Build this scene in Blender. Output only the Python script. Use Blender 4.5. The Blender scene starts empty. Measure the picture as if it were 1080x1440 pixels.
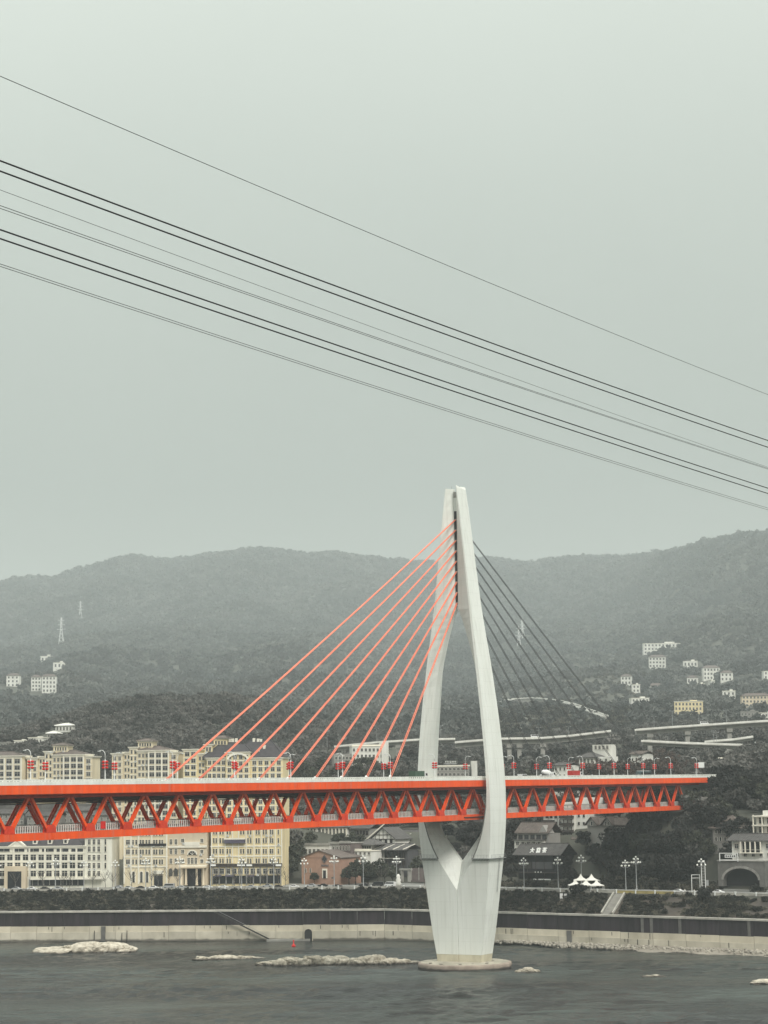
import bpy, math, random
import numpy as np
from math import sin, cos, tan, atan, atan2, radians, pi, sqrt, hypot
from mathutils import Matrix, Vector
random.seed(7); RNG = np.random.default_rng(7)
S = bpy.context.scene
COL = S.collection

# ------------------------------------------------------------------ camera
F = 2900.0                                   # focal length in photo pixels (1080x1440)
ROLL = radians(.85)
H0 = 1079.5 + 1668*tan(ROLL)                 # horizon at the picture's middle column
PITCH = atan((H0-720)*cos(ROLL)/F)
CZ = 63.3
FW = np.array([0, cos(PITCH), sin(PITCH)]); U0 = np.array([0, -sin(PITCH), cos(PITCH)]); R0 = np.array([1., 0, 0])
RT = cos(ROLL)*R0 - sin(ROLL)*U0
UP = sin(ROLL)*R0 + cos(ROLL)*U0
CP = np.array([0, 0, CZ])
cam = bpy.data.cameras.new('camera'); cam.sensor_fit = 'VERTICAL'; cam.sensor_height = 36; cam.lens = F/1440*36
cam.clip_start = 1; cam.clip_end = 20000
co = bpy.data.objects.new('camera', cam); COL.objects.link(co)
mw = Matrix.Identity(4)
for i in range(3):
    mw[i][0] = RT[i]; mw[i][1] = UP[i]; mw[i][2] = -FW[i]; mw[i][3] = CP[i]
co.matrix_world = mw; S.camera = co

def ray(x, y): return FW + RT*(x-540)/F + UP*(720-y)/F
def P(x, y, Y): d = ray(x, y); return CP + d*(Y/d[1])          # pixel + depth -> point
def G(x, y, z): d = ray(x, y); return CP + d*((z-CZ)/d[2])     # pixel + height -> point

# ------------------------------------------------------------------ world, sun, exposure
SUN_EL, SUN_AZ = radians(42), radians(156)   # azimuth from +Y towards +X (behind the camera, to the right)
w = bpy.data.worlds.new('World'); S.world = w; w.use_nodes = True
nt = w.node_tree; nt.nodes.clear()
def N(t, kind, **kw):
    n = t.nodes.new(kind)
    for k, v in kw.items(): setattr(n, k, v)
    return n
sky = N(nt, 'ShaderNodeTexSky', sky_type='NISHITA', sun_disc=False, sun_elevation=SUN_EL, sun_rotation=SUN_AZ, dust_density=6)
tc = N(nt, 'ShaderNodeTexCoord'); sx = N(nt, 'ShaderNodeSeparateXYZ'); nt.links.new(tc.outputs['Generated'], sx.inputs[0])
# overcast layer: the standard overcast luminance, brighter towards the zenith, with faint cloud structure
mr = N(nt, 'ShaderNodeMapRange'); mr.inputs[1].default_value = -.02; mr.inputs[2].default_value = 1
mr.inputs[3].default_value = 0; mr.inputs[4].default_value = 1; nt.links.new(sx.outputs[2], mr.inputs[0])
ramp = N(nt, 'ShaderNodeValToRGB'); nt.links.new(mr.outputs[0], ramp.inputs[0])
e = ramp.color_ramp.elements
e[0].position = 0; e[0].color = (.27, .28, .232, 1)
e[1].position = 1; e[1].color = (1.5, 1.53, 1.46, 1)
for pos, c in ((.16, (.262, .288, .254, 1)), (.30, (.39, .425, .38, 1)), (.42, (.535, .575, .52, 1))):
    q = ramp.color_ramp.elements.new(pos); q.color = c
nz = N(nt, 'ShaderNodeTexNoise'); nz.inputs['Scale'].default_value = 2.2; nz.inputs['Detail'].default_value = 3
nt.links.new(tc.outputs['Generated'], nz.inputs['Vector'])
mr2 = N(nt, 'ShaderNodeMapRange'); nt.links.new(nz.outputs[0], mr2.inputs[0])
mr2.inputs[1].default_value = .3; mr2.inputs[2].default_value = .7; mr2.inputs[3].default_value = .95; mr2.inputs[4].default_value = 1.05
vm = N(nt, 'ShaderNodeVectorMath', operation='SCALE'); nt.links.new(ramp.outputs[0], vm.inputs[0]); nt.links.new(mr2.outputs[0], vm.inputs['Scale'])
bg1 = N(nt, 'ShaderNodeBackground'); nt.links.new(vm.outputs[0], bg1.inputs[0]); bg1.inputs[1].default_value = 1.0
bg2 = N(nt, 'ShaderNodeBackground'); nt.links.new(sky.outputs[0], bg2.inputs[0]); bg2.inputs[1].default_value = .1
mxs = N(nt, 'ShaderNodeMixShader'); mxs.inputs[0].default_value = .06
nt.links.new(bg1.outputs[0], mxs.inputs[1]); nt.links.new(bg2.outputs[0], mxs.inputs[2])
wo = N(nt, 'ShaderNodeOutputWorld'); nt.links.new(mxs.outputs[0], wo.inputs[0])
sl = bpy.data.lights.new('sun', 'SUN'); sl.energy = 1.5; sl.angle = radians(16); sl.color = (1, .965, .9)
so = bpy.data.objects.new('sun', sl); COL.objects.link(so)
sd = Vector((sin(SUN_AZ)*cos(SUN_EL), cos(SUN_AZ)*cos(SUN_EL), sin(SUN_EL)))
so.rotation_euler = sd.to_track_quat('Z', 'Y').to_euler(); so.location = (0, 0, 900)
S.view_settings.view_transform = 'Standard'; S.view_settings.look = 'None'
S.view_settings.exposure = 0.62; S.view_settings.gamma = 1
S.render.engine = 'CYCLES'
cy = S.cycles
cy.use_denoising = True; cy.max_bounces = 6; cy.diffuse_bounces = 3; cy.glossy_bounces = 3; cy.transmission_bounces = 3
cy.volume_bounces = 1; cy.transparent_max_bounces = 8; cy.use_adaptive_sampling = False
S.render.film_transparent = False

# ------------------------------------------------------------------ materials
MT = {}
def mat(name, col, rough=.8, var=.15, scale=.3, col2=None, bump=0, bscale=None, stretch=(1, 1, 1), rand=0, spec=.3, metal=0, detail=6, coords='Object'):
    """diffuse-ish material: base colour broken up by noise (col..col2), optional bump, optional per-object value jitter"""
    m = bpy.data.materials.new(name); m.use_nodes = True; t = m.node_tree; b = t.nodes['Principled BSDF']
    b.inputs['Roughness'].default_value = rough; b.inputs['Specular IOR Level'].default_value = spec; b.inputs['Metallic'].default_value = metal
    c2 = col2 or tuple(max(0, c*(1-2*var)) for c in col)
    tc = N(t, 'ShaderNodeTexCoord'); mp = N(t, 'ShaderNodeMapping'); mp.inputs['Scale'].default_value = stretch
    if coords == 'World':
        g = N(t, 'ShaderNodeNewGeometry'); t.links.new(g.outputs['Position'], mp.inputs[0])
    else:
        t.links.new(tc.outputs[coords], mp.inputs[0])
    nz = N(t, 'ShaderNodeTexNoise'); nz.inputs['Scale'].default_value = scale; nz.inputs['Detail'].default_value = detail; nz.inputs['Roughness'].default_value = .62
    t.links.new(mp.outputs[0], nz.inputs['Vector'])
    rp = N(t, 'ShaderNodeMapRange'); rp.inputs[1].default_value = .32; rp.inputs[2].default_value = .68; t.links.new(nz.outputs[0], rp.inputs[0])
    mx = N(t, 'ShaderNodeMix', data_type='RGBA'); mx.inputs[6].default_value = (*col, 1); mx.inputs[7].default_value = (*c2, 1)
    t.links.new(rp.outputs[0], mx.inputs[0]); out = mx.outputs[2]
    if rand:
        oi = N(t, 'ShaderNodeObjectInfo'); r2 = N(t, 'ShaderNodeMapRange'); t.links.new(oi.outputs['Random'], r2.inputs[0])
        r2.inputs[3].default_value = 1-rand; r2.inputs[4].default_value = 1+rand
        sc = N(t, 'ShaderNodeVectorMath', operation='SCALE'); t.links.new(out, sc.inputs[0]); t.links.new(r2.outputs[0], sc.inputs['Scale']); out = sc.outputs[0]
    t.links.new(out, b.inputs['Base Color'])
    if bump:
        nb = N(t, 'ShaderNodeTexNoise'); nb.inputs['Scale'].default_value = bscale or scale*4; nb.inputs['Detail'].default_value = 5
        t.links.new(mp.outputs[0], nb.inputs['Vector'])
        bp = N(t, 'ShaderNodeBump'); bp.inputs['Strength'].default_value = bump; bp.inputs['Distance'].default_value = .3
        t.links.new(nb.outputs[0], bp.inputs['Height']); t.links.new(bp.outputs[0], b.inputs['Normal'])
    MT[name] = m; return m
mat('white_tower', (.80, .82, .78), .6, .05, .12, col2=(.70, .72, .67), bump=.08, stretch=(1, 1, .12))
mat('tower_stain', (.62, .58, .45), .8, .2, .25, col2=(.42, .38, .28), bump=.1, stretch=(1, 1, .3))
mat('groove', (.20, .20, .19), .8, .2, .4)
mat('slit_dark', (.035, .035, .037), .7, .2, .4)
mat('anchor_steel', (.40, .40, .38), .6, .2, .4)
mat('orange', (.95, .098, .003), .5, .08, .35, col2=(.76, .075, .008), stretch=(1, 1, .3), rand=.05)
mat('orange_red', (.74, .05, .012), .5, .1, .5, col2=(.55, .035, .012), rand=.08)
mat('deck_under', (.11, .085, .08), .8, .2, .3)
mat('parapet', (.82, .83, .78), .75, .1, .4, col2=(.68, .68, .63), stretch=(1, 1, .3))
mat('rail_white', (.72, .72, .68), .6, .1, .6)
mat('asphalt', (.055, .055, .057), .9, .2, .3)
mat('concrete', (.36, .35, .32), .9, .2, .25, bump=.15)
mat('concrete_dark', (.17, .165, .155), .9, .25, .25, bump=.15)
mat('road_concrete', (.30, .30, .28), .9, .2, .2)
mat('cap_stone', (.50, .46, .37), .9, .2, .2, col2=(.27, .25, .20), bump=.2)
mat('cap_side', (.40, .33, .27), .9, .2, .3, col2=(.22, .18, .15), bump=.2, stretch=(1, 1, .4))
mat('cable_orange', (.85, .27, .17), .45, .1, .4, col2=(.78, .19, .11))
mat('cable_grey', (.10, .10, .105), .5, .1, .4)
mat('rope', (.012, .013, .013), .5, .2, 1.)
mat('rope_thin', (.05, .053, .052), .5, .2, 1.)
mat('wall_pale', (.60, .55, .44), .9, .2, .10, col2=(.40, .36, .28), bump=.15, stretch=(1, 1, .5), rand=.10, coords='World')
mat('wall_pale_low', (.55, .51, .42), .9, .2, .13, col2=(.38, .35, .28), bump=.15, stretch=(1, 1, .6), rand=.08, coords='World')
mat('wall_dark', (.038, .030, .036), .95, .3, .5, col2=(.010, .008, .010), bump=.2, stretch=(1, 1, .08), rand=.15, coords='World')
mat('wall_cap', (.50, .48, .43), .9, .2, .3, rand=.1, coords='World')
mat('stain_streak', (.045, .042, .04), .95, .2, .5)
mat('rock', (.62, .57, .47), .9, .2, .55, col2=(.24, .21, .16), bump=1.0, bscale=.9, coords='World')
mat('rubble', (.40, .37, .31), .95, .25, .3, col2=(.22, .20, .17), rand=.3)
mat('mud', (.20, .18, .15), .95, .25, .08, col2=(.33, .30, .25), bump=.4, bscale=.8, coords='World')
mat('shrub', (.034, .034, .028), .9, .2, .6, rand=.45, spec=.1)
mat('shrub_dry', (.105, .098, .075), .9, .2, .6, rand=.4, spec=.1)
mat('grass_bank', (.040, .035, .031), .95, .2, .10, col2=(.105, .09, .072), bump=.5, bscale=.6, coords='World')
mat('leaf_dark', (.022, .023, .022), .85, .2, .35, col2=(.040, .040, .036), rand=.3, spec=.12)
mat('leaf_mid', (.050, .055, .042), .85, .2, .35, col2=(.075, .079, .058), rand=.3, spec=.12)
mat('leaf_brown', (.066, .050, .044), .85, .2, .35, col2=(.092, .073, .062), rand=.25, spec=.12)
mat('leaf_forest', (.052, .060, .058), .9, .2, .0045, col2=(.118, .120, .108), rand=.45, spec=.05, coords='World')
mat('leaf_hill', (.070, .074, .068), .9, .2, .018, col2=(.125, .118, .108), rand=.5, spec=.05, coords='World')
mat('bark', (.07, .06, .05), .95, .2, 1.)
mat('bark_pale', (.17, .155, .135), .95, .2, 1.)
mat('hill_ground', (.065, .067, .056), .95, .2, .02, col2=(.11, .11, .09), bump=.4, bscale=.15, coords='World', spec=.05)
mat('tile_grey', (.115, .11, .105), .9, .2, .6, bump=.3, bscale=2., rand=.12)
mat('tile_brown', (.15, .125, .11), .9, .2, .6, bump=.3, bscale=2., rand=.12)
mat('roof_slate', (.07, .065, .07), .85, .2, .6, bump=.2, bscale=2.)
mat('wall_cream', (.80, .70, .50), .9, .1, .12, col2=(.60, .52, .37), rand=.04, stretch=(1, 1, .35))
mat('wall_beige', (.68, .58, .43), .9, .1, .12, col2=(.50, .42, .31), rand=.04, stretch=(1, 1, .35))
mat('wall_yellow', (.83, .70, .42), .9, .1, .12, col2=(.64, .54, .33), stretch=(1, 1, .35))
mat('wall_ivory', (.84, .82, .72), .9, .1, .12, col2=(.64, .62, .53), stretch=(1, 1, .35))
mat('wall_white', (.80, .79, .74), .9, .1, .15, col2=(.58, .57, .52), rand=.06, stretch=(1, 1, .35))
mat('wall_grey', (.30, .29, .27), .9, .15, .15, rand=.12, stretch=(1, 1, .35))
mat('wall_darkgrey', (.10, .10, .105), .9, .2, .15)
mat('wall_black', (.020, .019, .023), .8, .2, .2)
mat('brick_pink', (.40, .25, .185), .9, .1, .5, col2=(.31, .19, .145), bump=.15, bscale=5)
mat('brick_grey', (.16, .13, .125), .9, .15, .5, rand=.1)
mat('timber', (.055, .045, .04), .8, .2, .6)
mat('trim', (.84, .80, .69), .85, .08, .3)
mat('glass_dark', (.028, .031, .036), .12, .2, .5, spec=.5, rand=.4)
mat('glass_grey', (.085, .085, .08), .15, .2, .5, spec=.5, rand=.5)
mat('glass_teal', (.09, .13, .14), .15, .2, .3, spec=.5)
mat('frame', (.60, .58, .52), .7, .1, .8)
mat('metal_white', (.76, .77, .75), .5, .05, .5)
mat('metal_grey', (.33, .34, .34), .5, .1, .5)
mat('globe', (.85, .85, .80), .3, .03, .5)
mat('red', (.66, .022, .018), .55, .1, .6)
mat('awning_purple', (.10, .09, .13), .8, .1, .6)
mat('tent', (.82, .80, .74), .7, .05, .5)
mat('paint_white', (.78, .78, .77), .3, .04, .5, spec=.5)
mat('paint_black', (.02, .02, .022), .3, .1, .5, spec=.5)
mat('paint_silver', (.42, .43, .44), .3, .05, .5, spec=.5)
mat('paint_red', (.50, .025, .02), .3, .05, .5, spec=.5)
mat('paint_green', (.05, .10, .065), .4, .05, .5, spec=.5)
mat('tyre', (.02, .02, .02), .9, .1, .5)
mat('sign_text', (.85, .85, .82), .6, .02, .5)
mat('ochre', (.46, .38, .16), .9, .15, .3)

def wet(name, z0, z1, dark):
    '''darker wet or stained band up to a height above the water, with a ragged edge'''
    m = MT[name]; t = m.node_tree; b = t.nodes['Principled BSDF']; src = b.inputs['Base Color'].links[0].from_socket
    g = N(t, 'ShaderNodeNewGeometry'); sp = N(t, 'ShaderNodeSeparateXYZ'); t.links.new(g.outputs['Position'], sp.inputs[0])
    nz = N(t, 'ShaderNodeTexNoise'); nz.inputs['Scale'].default_value = .35; t.links.new(g.outputs['Position'], nz.inputs['Vector'])
    a = N(t, 'ShaderNodeMath', operation='MULTIPLY_ADD'); t.links.new(nz.outputs[0], a.inputs[0]); a.inputs[1].default_value = (z1-z0)*1.6; t.links.new(sp.outputs[2], a.inputs[2])
    r = N(t, 'ShaderNodeMapRange'); t.links.new(a.outputs[0], r.inputs[0]); r.inputs[1].default_value = z0+(z1-z0)*.8; r.inputs[2].default_value = z1+(z1-z0)*.8
    mx = N(t, 'ShaderNodeMix', data_type='RGBA'); mx.inputs[6].default_value = (*dark, 1); t.links.new(src, mx.inputs[7]); t.links.new(r.outputs[0], mx.inputs[0]); t.links.new(mx.outputs[2], b.inputs['Base Color'])
wet('rock', .25, .9, (.07, .06, .05)); wet('cap_side', .2, .8, (.06, .05, .045)); wet('wall_pale_low', .5, 1.2, (.12, .11, .09))
def joints(name, pitch, depth):
    '''pour joints: thin darker horizontal lines at a regular pitch, and rain streaks below them'''
    m = MT[name]; t = m.node_tree; b = t.nodes['Principled BSDF']; src = b.inputs['Base Color'].links[0].from_socket
    g = N(t, 'ShaderNodeNewGeometry'); sp = N(t, 'ShaderNodeSeparateXYZ'); t.links.new(g.outputs['Position'], sp.inputs[0])
    d = N(t, 'ShaderNodeMath', operation='DIVIDE'); t.links.new(sp.outputs[2], d.inputs[0]); d.inputs[1].default_value = pitch
    f = N(t, 'ShaderNodeMath', operation='FRACT'); t.links.new(d.outputs[0], f.inputs[0])
    c = N(t, 'ShaderNodeMath', operation='LESS_THAN'); t.links.new(f.outputs[0], c.inputs[0]); c.inputs[1].default_value = .05
    mp = N(t, 'ShaderNodeMapping'); mp.inputs['Scale'].default_value = (.9, .9, .03); t.links.new(g.outputs['Position'], mp.inputs[0])
    nz = N(t, 'ShaderNodeTexNoise'); nz.inputs['Scale'].default_value = 1.1; nz.inputs['Detail'].default_value = 4; t.links.new(mp.outputs[0], nz.inputs['Vector'])
    r = N(t, 'ShaderNodeMapRange'); t.links.new(nz.outputs[0], r.inputs[0]); r.inputs[1].default_value = .50; r.inputs[2].default_value = .72; r.inputs[3].default_value = 0; r.inputs[4].default_value = .20
    k = N(t, 'ShaderNodeMath', operation='MULTIPLY_ADD'); t.links.new(c.outputs[0], k.inputs[0]); k.inputs[1].default_value = depth; t.links.new(r.outputs[0], k.inputs[2])
    mx = N(t, 'ShaderNodeMix', data_type='RGBA'); t.links.new(k.outputs[0], mx.inputs[0]); t.links.new(src, mx.inputs[6]); mx.inputs[7].default_value = (.30, .30, .26, 1); t.links.new(mx.outputs[2], b.inputs['Base Color'])
joints('white_tower', 4.5, .08); joints('wall_cream', 30, 0); joints('wall_yellow', 30, 0); joints('wall_ivory', 30, 0); joints('wall_white', 30, 0); joints('orange', 300, 0)

def water_mat():
    m = bpy.data.materials.new('water'); m.use_nodes = True; t = m.node_tree; b = t.nodes['Principled BSDF']
    g = N(t, 'ShaderNodeNewGeometry')
    mp = N(t, 'ShaderNodeMapping'); mp.inputs['Scale'].default_value = (.006, .022, 1); t.links.new(g.outputs['Position'], mp.inputs[0])
    n1 = N(t, 'ShaderNodeTexNoise'); n1.inputs['Scale'].default_value = 1; n1.inputs['Detail'].default_value = 5; n1.inputs['Distortion'].default_value = .6; t.links.new(mp.outputs[0], n1.inputs['Vector'])
    mr = N(t, 'ShaderNodeMapRange'); mr.inputs[1].default_value = .40; mr.inputs[2].default_value = .66; t.links.new(n1.outputs[0], mr.inputs[0])
    mx = N(t, 'ShaderNodeMix', data_type='RGBA'); mx.inputs[6].default_value = (.014, .014, .0135, 1); mx.inputs[7].default_value = (.055, .066, .058, 1)
    t.links.new(mr.outputs[0], mx.inputs[0]); t.links.new(mx.outputs[2], b.inputs['Base Color'])
    b.inputs['IOR'].default_value = 1.33; b.inputs['Specular IOR Level'].default_value = .16
    r = N(t, 'ShaderNodeMapRange'); t.links.new(mr.outputs[0], r.inputs[0]); r.inputs[3].default_value = .10; r.inputs[4].default_value = .26; t.links.new(r.outputs[0], b.inputs['Roughness'])
    mp2 = N(t, 'ShaderNodeMapping'); mp2.inputs['Scale'].default_value = (.10, .34, 1); t.links.new(g.outputs['Position'], mp2.inputs[0])
    n2 = N(t, 'ShaderNodeTexNoise'); n2.inputs['Scale'].default_value = 1; n2.inputs['Detail'].default_value = 7; n2.inputs['Roughness'].default_value = .62; n2.inputs['Distortion'].default_value = .4
    t.links.new(mp2.outputs[0], n2.inputs['Vector'])
    bp = N(t, 'ShaderNodeBump'); bp.inputs['Strength'].default_value = 1.0; bp.inputs['Distance'].default_value = .8
    t.links.new(n2.outputs[0], bp.inputs['Height']); t.links.new(bp.outputs[0], b.inputs['Normal'])
    MT['water'] = m
water_mat()

# ------------------------------------------------------------------ mesh helpers
class MB:
    def __init__(s): s.v = []; s.f = []; s.m = []
    def add(s, vs, fs, mi=0):
        o = len(s.v); s.v += [tuple(map(float, p)) for p in vs]
        for f in fs: s.f.append([o+i for i in f]); s.m.append(mi)
        return s
    def box(s, x0, x1, y0, y1, z0, z1, mi=0):
        return s.add([(x0,y0,z0),(x1,y0,z0),(x1,y1,z0),(x0,y1,z0),(x0,y0,z1),(x1,y0,z1),(x1,y1,z1),(x0,y1,z1)],
                     [(3,2,1,0),(4,5,6,7),(0,1,5,4),(1,2,6,5),(2,3,7,6),(3,0,4,7)], mi)
    def prism(s, poly, axis, a, b, mi=0):
        """poly: list of 2-D points; extruded along axis (0,1,2) from a to b"""
        def p3(p, t):
            l = list(p); l.insert(axis, t); return l
        n = len(poly); vs = [p3(p, a) for p in poly]+[p3(p, b) for p in poly]
        return s.add(vs, [list(range(n))[::-1], list(range(n, 2*n))]+[(i, (i+1) % n, n+(i+1) % n, n+i) for i in range(n)], mi)
    def beam(s, p, q, w, h, up=(0, 0, 1), mi=0):
        p = Vector(p); q = Vector(q); d = (q-p).normalized(); u = Vector(up)
        sd = d.cross(u)
        if sd.length < 1e-4: sd = d.cross(Vector((1, 0, 0)))
        sd.normalize(); u = sd.cross(d).normalized()
        vs = [c+sd*a*w/2+u*b*h/2 for c in (p, q) for a, b in ((-1,-1),(1,-1),(1,1),(-1,1))]
        return s.add(vs, [(3,2,1,0),(4,5,6,7),(0,1,5,4),(1,2,6,5),(2,3,7,6),(3,0,4,7)], mi)
    def tube(s, pts, r, n=6, mi=0):
        pts = [Vector(p) for p in pts]; rs = r if isinstance(r, (list, tuple)) else [r]*len(pts)
        rings = []
        for i, p in enumerate(pts):
            d = (pts[min(i+1, len(pts)-1)]-pts[max(i-1, 0)]).normalized()
            a = d.cross(Vector((0, 0, 1)))
            if a.length < 1e-3: a = d.cross(Vector((1, 0, 0)))
            a.normalize(); b = a.cross(d)
            rings.append([p+(a*cos(2*pi*k/n)+b*sin(2*pi*k/n))*rs[i] for k in range(n)])
        vs = [v for rg in rings for v in rg]; fs = []
        for i in range(len(pts)-1):
            for k in range(n): fs.append((i*n+k, i*n+(k+1) % n, (i+1)*n+(k+1) % n, (i+1)*n+k))
        fs.append(list(range(n))[::-1]); fs.append([(len(pts)-1)*n+k for k in range(n)])
        return s.add(vs, fs, mi)
    def lathe(s, prof, n=12, c=(0, 0, 0), mi=0, sx=1, sy=1):
        vs = [(c[0]+r*cos(2*pi*k/n)*sx, c[1]+r*sin(2*pi*k/n)*sy, c[2]+z) for r, z in prof for k in range(n)]; fs = []
        for i in range(len(prof)-1):
            for k in range(n): fs.append((i*n+k, i*n+(k+1) % n, (i+1)*n+(k+1) % n, (i+1)*n+k))
        fs.append(list(range(n))[::-1]); fs.append([(len(prof)-1)*n+k for k in range(n)])
        return s.add(vs, fs, mi)
    def mesh(s, name, mats, smooth=False):
        me = bpy.data.meshes.new(name); me.from_pydata(s.v, [], s.f)
        for m in ([mats] if isinstance(mats, str) else mats): me.materials.append(MT[m])
        if s.m: me.polygons.foreach_set('material_index', s.m)
        if smooth: me.polygons.foreach_set('use_smooth', [True]*len(s.f))
        me.update(); return me
    def build(s, name, mats, parent=None, smooth=False, loc=None):
        return obj(name, s.mesh(name, mats, smooth), parent, loc)
def obj(name, me, parent=None, loc=None, rz=0, scale=None):
    o = bpy.data.objects.new(name, me); COL.objects.link(o)
    if parent: o.parent = parent
    if loc is not None: o.location = loc
    if rz: o.rotation_euler = (0, 0, rz)
    if scale is not None: o.scale = scale if hasattr(scale, '__len__') else (scale,)*3
    return o
def tag(o, label=None, cat=None, group=None, kind=None):
    if label: o['label'] = label
    if cat: o['category'] = cat
    if group: o['group'] = group
    if kind: o['kind'] = kind
    return o
def thing(name, label, cat, loc=(0, 0, 0), rz=0, group=None):
    return tag(obj(name, None, None, loc, rz), label, cat, group)
def dup(root, loc, rz=0, scale=None, label=None, group=None):
    r = root.copy(); COL.objects.link(r); r.location = loc; r.rotation_euler = (0, 0, rz)
    if scale is not None: r.scale = scale if hasattr(scale, '__len__') else (scale,)*3
    if label: r['label'] = label
    if group: r['group'] = group
    for ch in list(root.children):
        c = ch.copy(); COL.objects.link(c); c.parent = r
        for g in ch.children:
            d = g.copy(); COL.objects.link(d); d.parent = c
    return r

# ------------------------------------------------------------------ terrain
_pb = [(-900, 925), (-150, 897), (0, 890), (540, 868), (700, 838), (900, 800), (1080, 768), (1700, 650)]
BX = []; BYv = []
for px, Z in _pb:
    q = P(px, 1290, Z); BX.append(q[0]); BYv.append(Z)
def Yb(X): return np.interp(X, BX, BYv)
ROADZ = 19.7
KS = [  # (depth, [(photo x, photo y of the ground)])
 ('t', 118, [(-100,1132),(180,1132),(220,1160),(400,1165),(440,1172),(600,1172),(700,1168),(800,1160),(880,1150),(950,1142),(1000,1136),(1080,1146)]),
 ('y', 1130, [(0,1092),(180,1086),(300,1086),(420,1092),(560,1096),(700,1096),(800,1086),(900,1080),(1000,1072),(1080,1065)]),
 ('y', 1600, [(-100,1050),(0,1044),(60,1028),(130,1006),(200,990),(330,990),(370,1004),(450,1028),(560,1046),(650,1054),(760,1046),(900,1036),(1080,1028)]),
 ('y', 2250, [(-100,1030),(0,1016),(130,1016),(330,1010),(450,1008),(560,1012),(700,1004),(800,998),(900,1000),(1080,992)]),
 ('y', 3800, [(0,966),(130,966),(330,955),(560,962),(700,972),(800,962),(900,945),(1000,925),(1080,905)]),
 ('y', 5900, [(0,915),(200,890),(560,895),(700,900),(850,892),(920,868),(960,822),(985,800),(1020,774),(1050,756),(1080,744),(1300,690)]),
 ('y', 8600, [(-300,880),(-60,862),(0,847),(40,824),(90,822),(125,807),(190,787),(230,795),(300,786),(380,780),(430,789),(470,787),(560,794),(620,797),(690,792),(740,800),(790,796),(850,791),(880,796),(920,806),(950,813),(1000,812),(1080,808),(1400,790)]),
 ('y', 9600, [(0,905),(560,900),(1080,900)]),
]
KI = []
for kind, v, pts in KS:
    xs = []; zs = []
    for px, py in pts:
        Yd = v if kind == 'y' else 860 + 118 - 60*(px/1080.)
        q = P(px, py, Yd); xs.append(q[0]); zs.append(q[2])
    KI.append((kind, v, np.array(xs), np.array(zs)))
_ph = RNG.uniform(0, 6.28, (9, 2)); 
def wob(X, Y, L):
    s = 0
    for k in range(9):
        a = k*2.4; f = 2*pi/L*(1+.37*k)
        s = s + np.sin((X*cos(a)+Y*sin(a))*f+_ph[k, 0])/(1+.5*k)
    return s/3
def terr(X, Y):
    X = np.asarray(X, float); Y = np.asarray(Y, float); b = Yb(X); t = Y-b
    z = np.interp(t, [0, 2.6, 14, 25.5, 27, 76], [12.2, 12.3, 15.2, 18.6, ROADZ-.12, ROADZ-.12])
    ys = [b+76]; zs = [np.full_like(X, ROADZ-.12)]
    for kind, v, xs, zz in KI:
        ys.append(b+v if kind == 't' else np.full_like(X, v)); zs.append(np.interp(X, xs, zz))
    for i in range(len(ys)-1):
        u = (Y-ys[i])/(ys[i+1]-ys[i]); mk = (u > 0) & (u <= 1) if i < len(ys)-2 else (u > 0)
        u = np.clip(u, 0, 1)
        if i == 4 or i == 5: u2 = u
        else: u2 = u*.6+.4*(u*u*(3-2*u))
        z = np.where(mk, zs[i]*(1-u2)+zs[i+1]*u2, z)
    amp = np.clip((t-90)/250, 0, 1)
    far = np.clip((Y-2300)/1200, 0, 1)
    z = z + amp*wob(X, Y, 90)*1.6 + far*(wob(X, Y*.45, 420)*20+wob(X, Y*.6, 1100)*34+wob(Y, X, 150)*5)*np.clip((8600-Y)/800+.12, .12, 1)
    z = z + np.where((t > 3) & (t < 25), wob(X, Y, 22)*.5, 0)
    return z
def tz(x, y): return float(terr(np.array([x]), np.array([y]))[0])
def hit(px, py, Ymin=900, Ymax=8700):
    d = ray(px, py); Ys = np.arange(Ymin, Ymax, 5.); X = d[0]/d[1]*Ys; Zr = CZ+d[2]/d[1]*Ys
    k = np.argmax(terr(X, Ys) >= Zr)
    if k == 0 and terr(X[:1], Ys[:1])[0] < Zr[0]: k = len(Ys)-1
    return np.array([X[k], Ys[k], Zr[k]])

def grid_mesh(name, X, Y, Z, m):
    ny, nx = X.shape; v = np.stack([X, Y, Z], -1).reshape(-1, 3)
    i = (np.arange(ny-1)[:, None]*nx+np.arange(nx-1)[None]).ravel()
    f = np.stack([i, i+1, i+nx+1, i+nx], 1)
    me = bpy.data.meshes.new(name); me.vertices.add(len(v)); me.vertices.foreach_set('co', v.ravel())
    me.loops.add(f.size); me.loops.foreach_set('vertex_index', f.ravel().astype(np.int32)); me.polygons.add(len(f))
    me.polygons.foreach_set('loop_start', np.arange(0, f.size, 4, dtype=np.int32)); me.polygons.foreach_set('use_smooth', np.ones(len(f), bool))
    me.update(calc_edges=True); me.materials.append(MT[m]); return me
gx = np.concatenate([np.arange(-3000, -280, 48), np.arange(-280, 280, 5), np.arange(280, 3001, 48)])
gt = np.concatenate([np.array([.3, 2.6, 8, 14, 20, 25.5, 27, 40, 60, 76]), np.arange(82, 300, 5), np.arange(300, 900, 12), np.arange(900, 8700, 48)])
GX, GT = np.meshgrid(gx, gt); GY = GT+Yb(GX)
tag(obj('hill_terrain', grid_mesh('hill_terrain', GX, GY, terr(GX, GY), 'hill_ground')), kind='structure')
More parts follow.
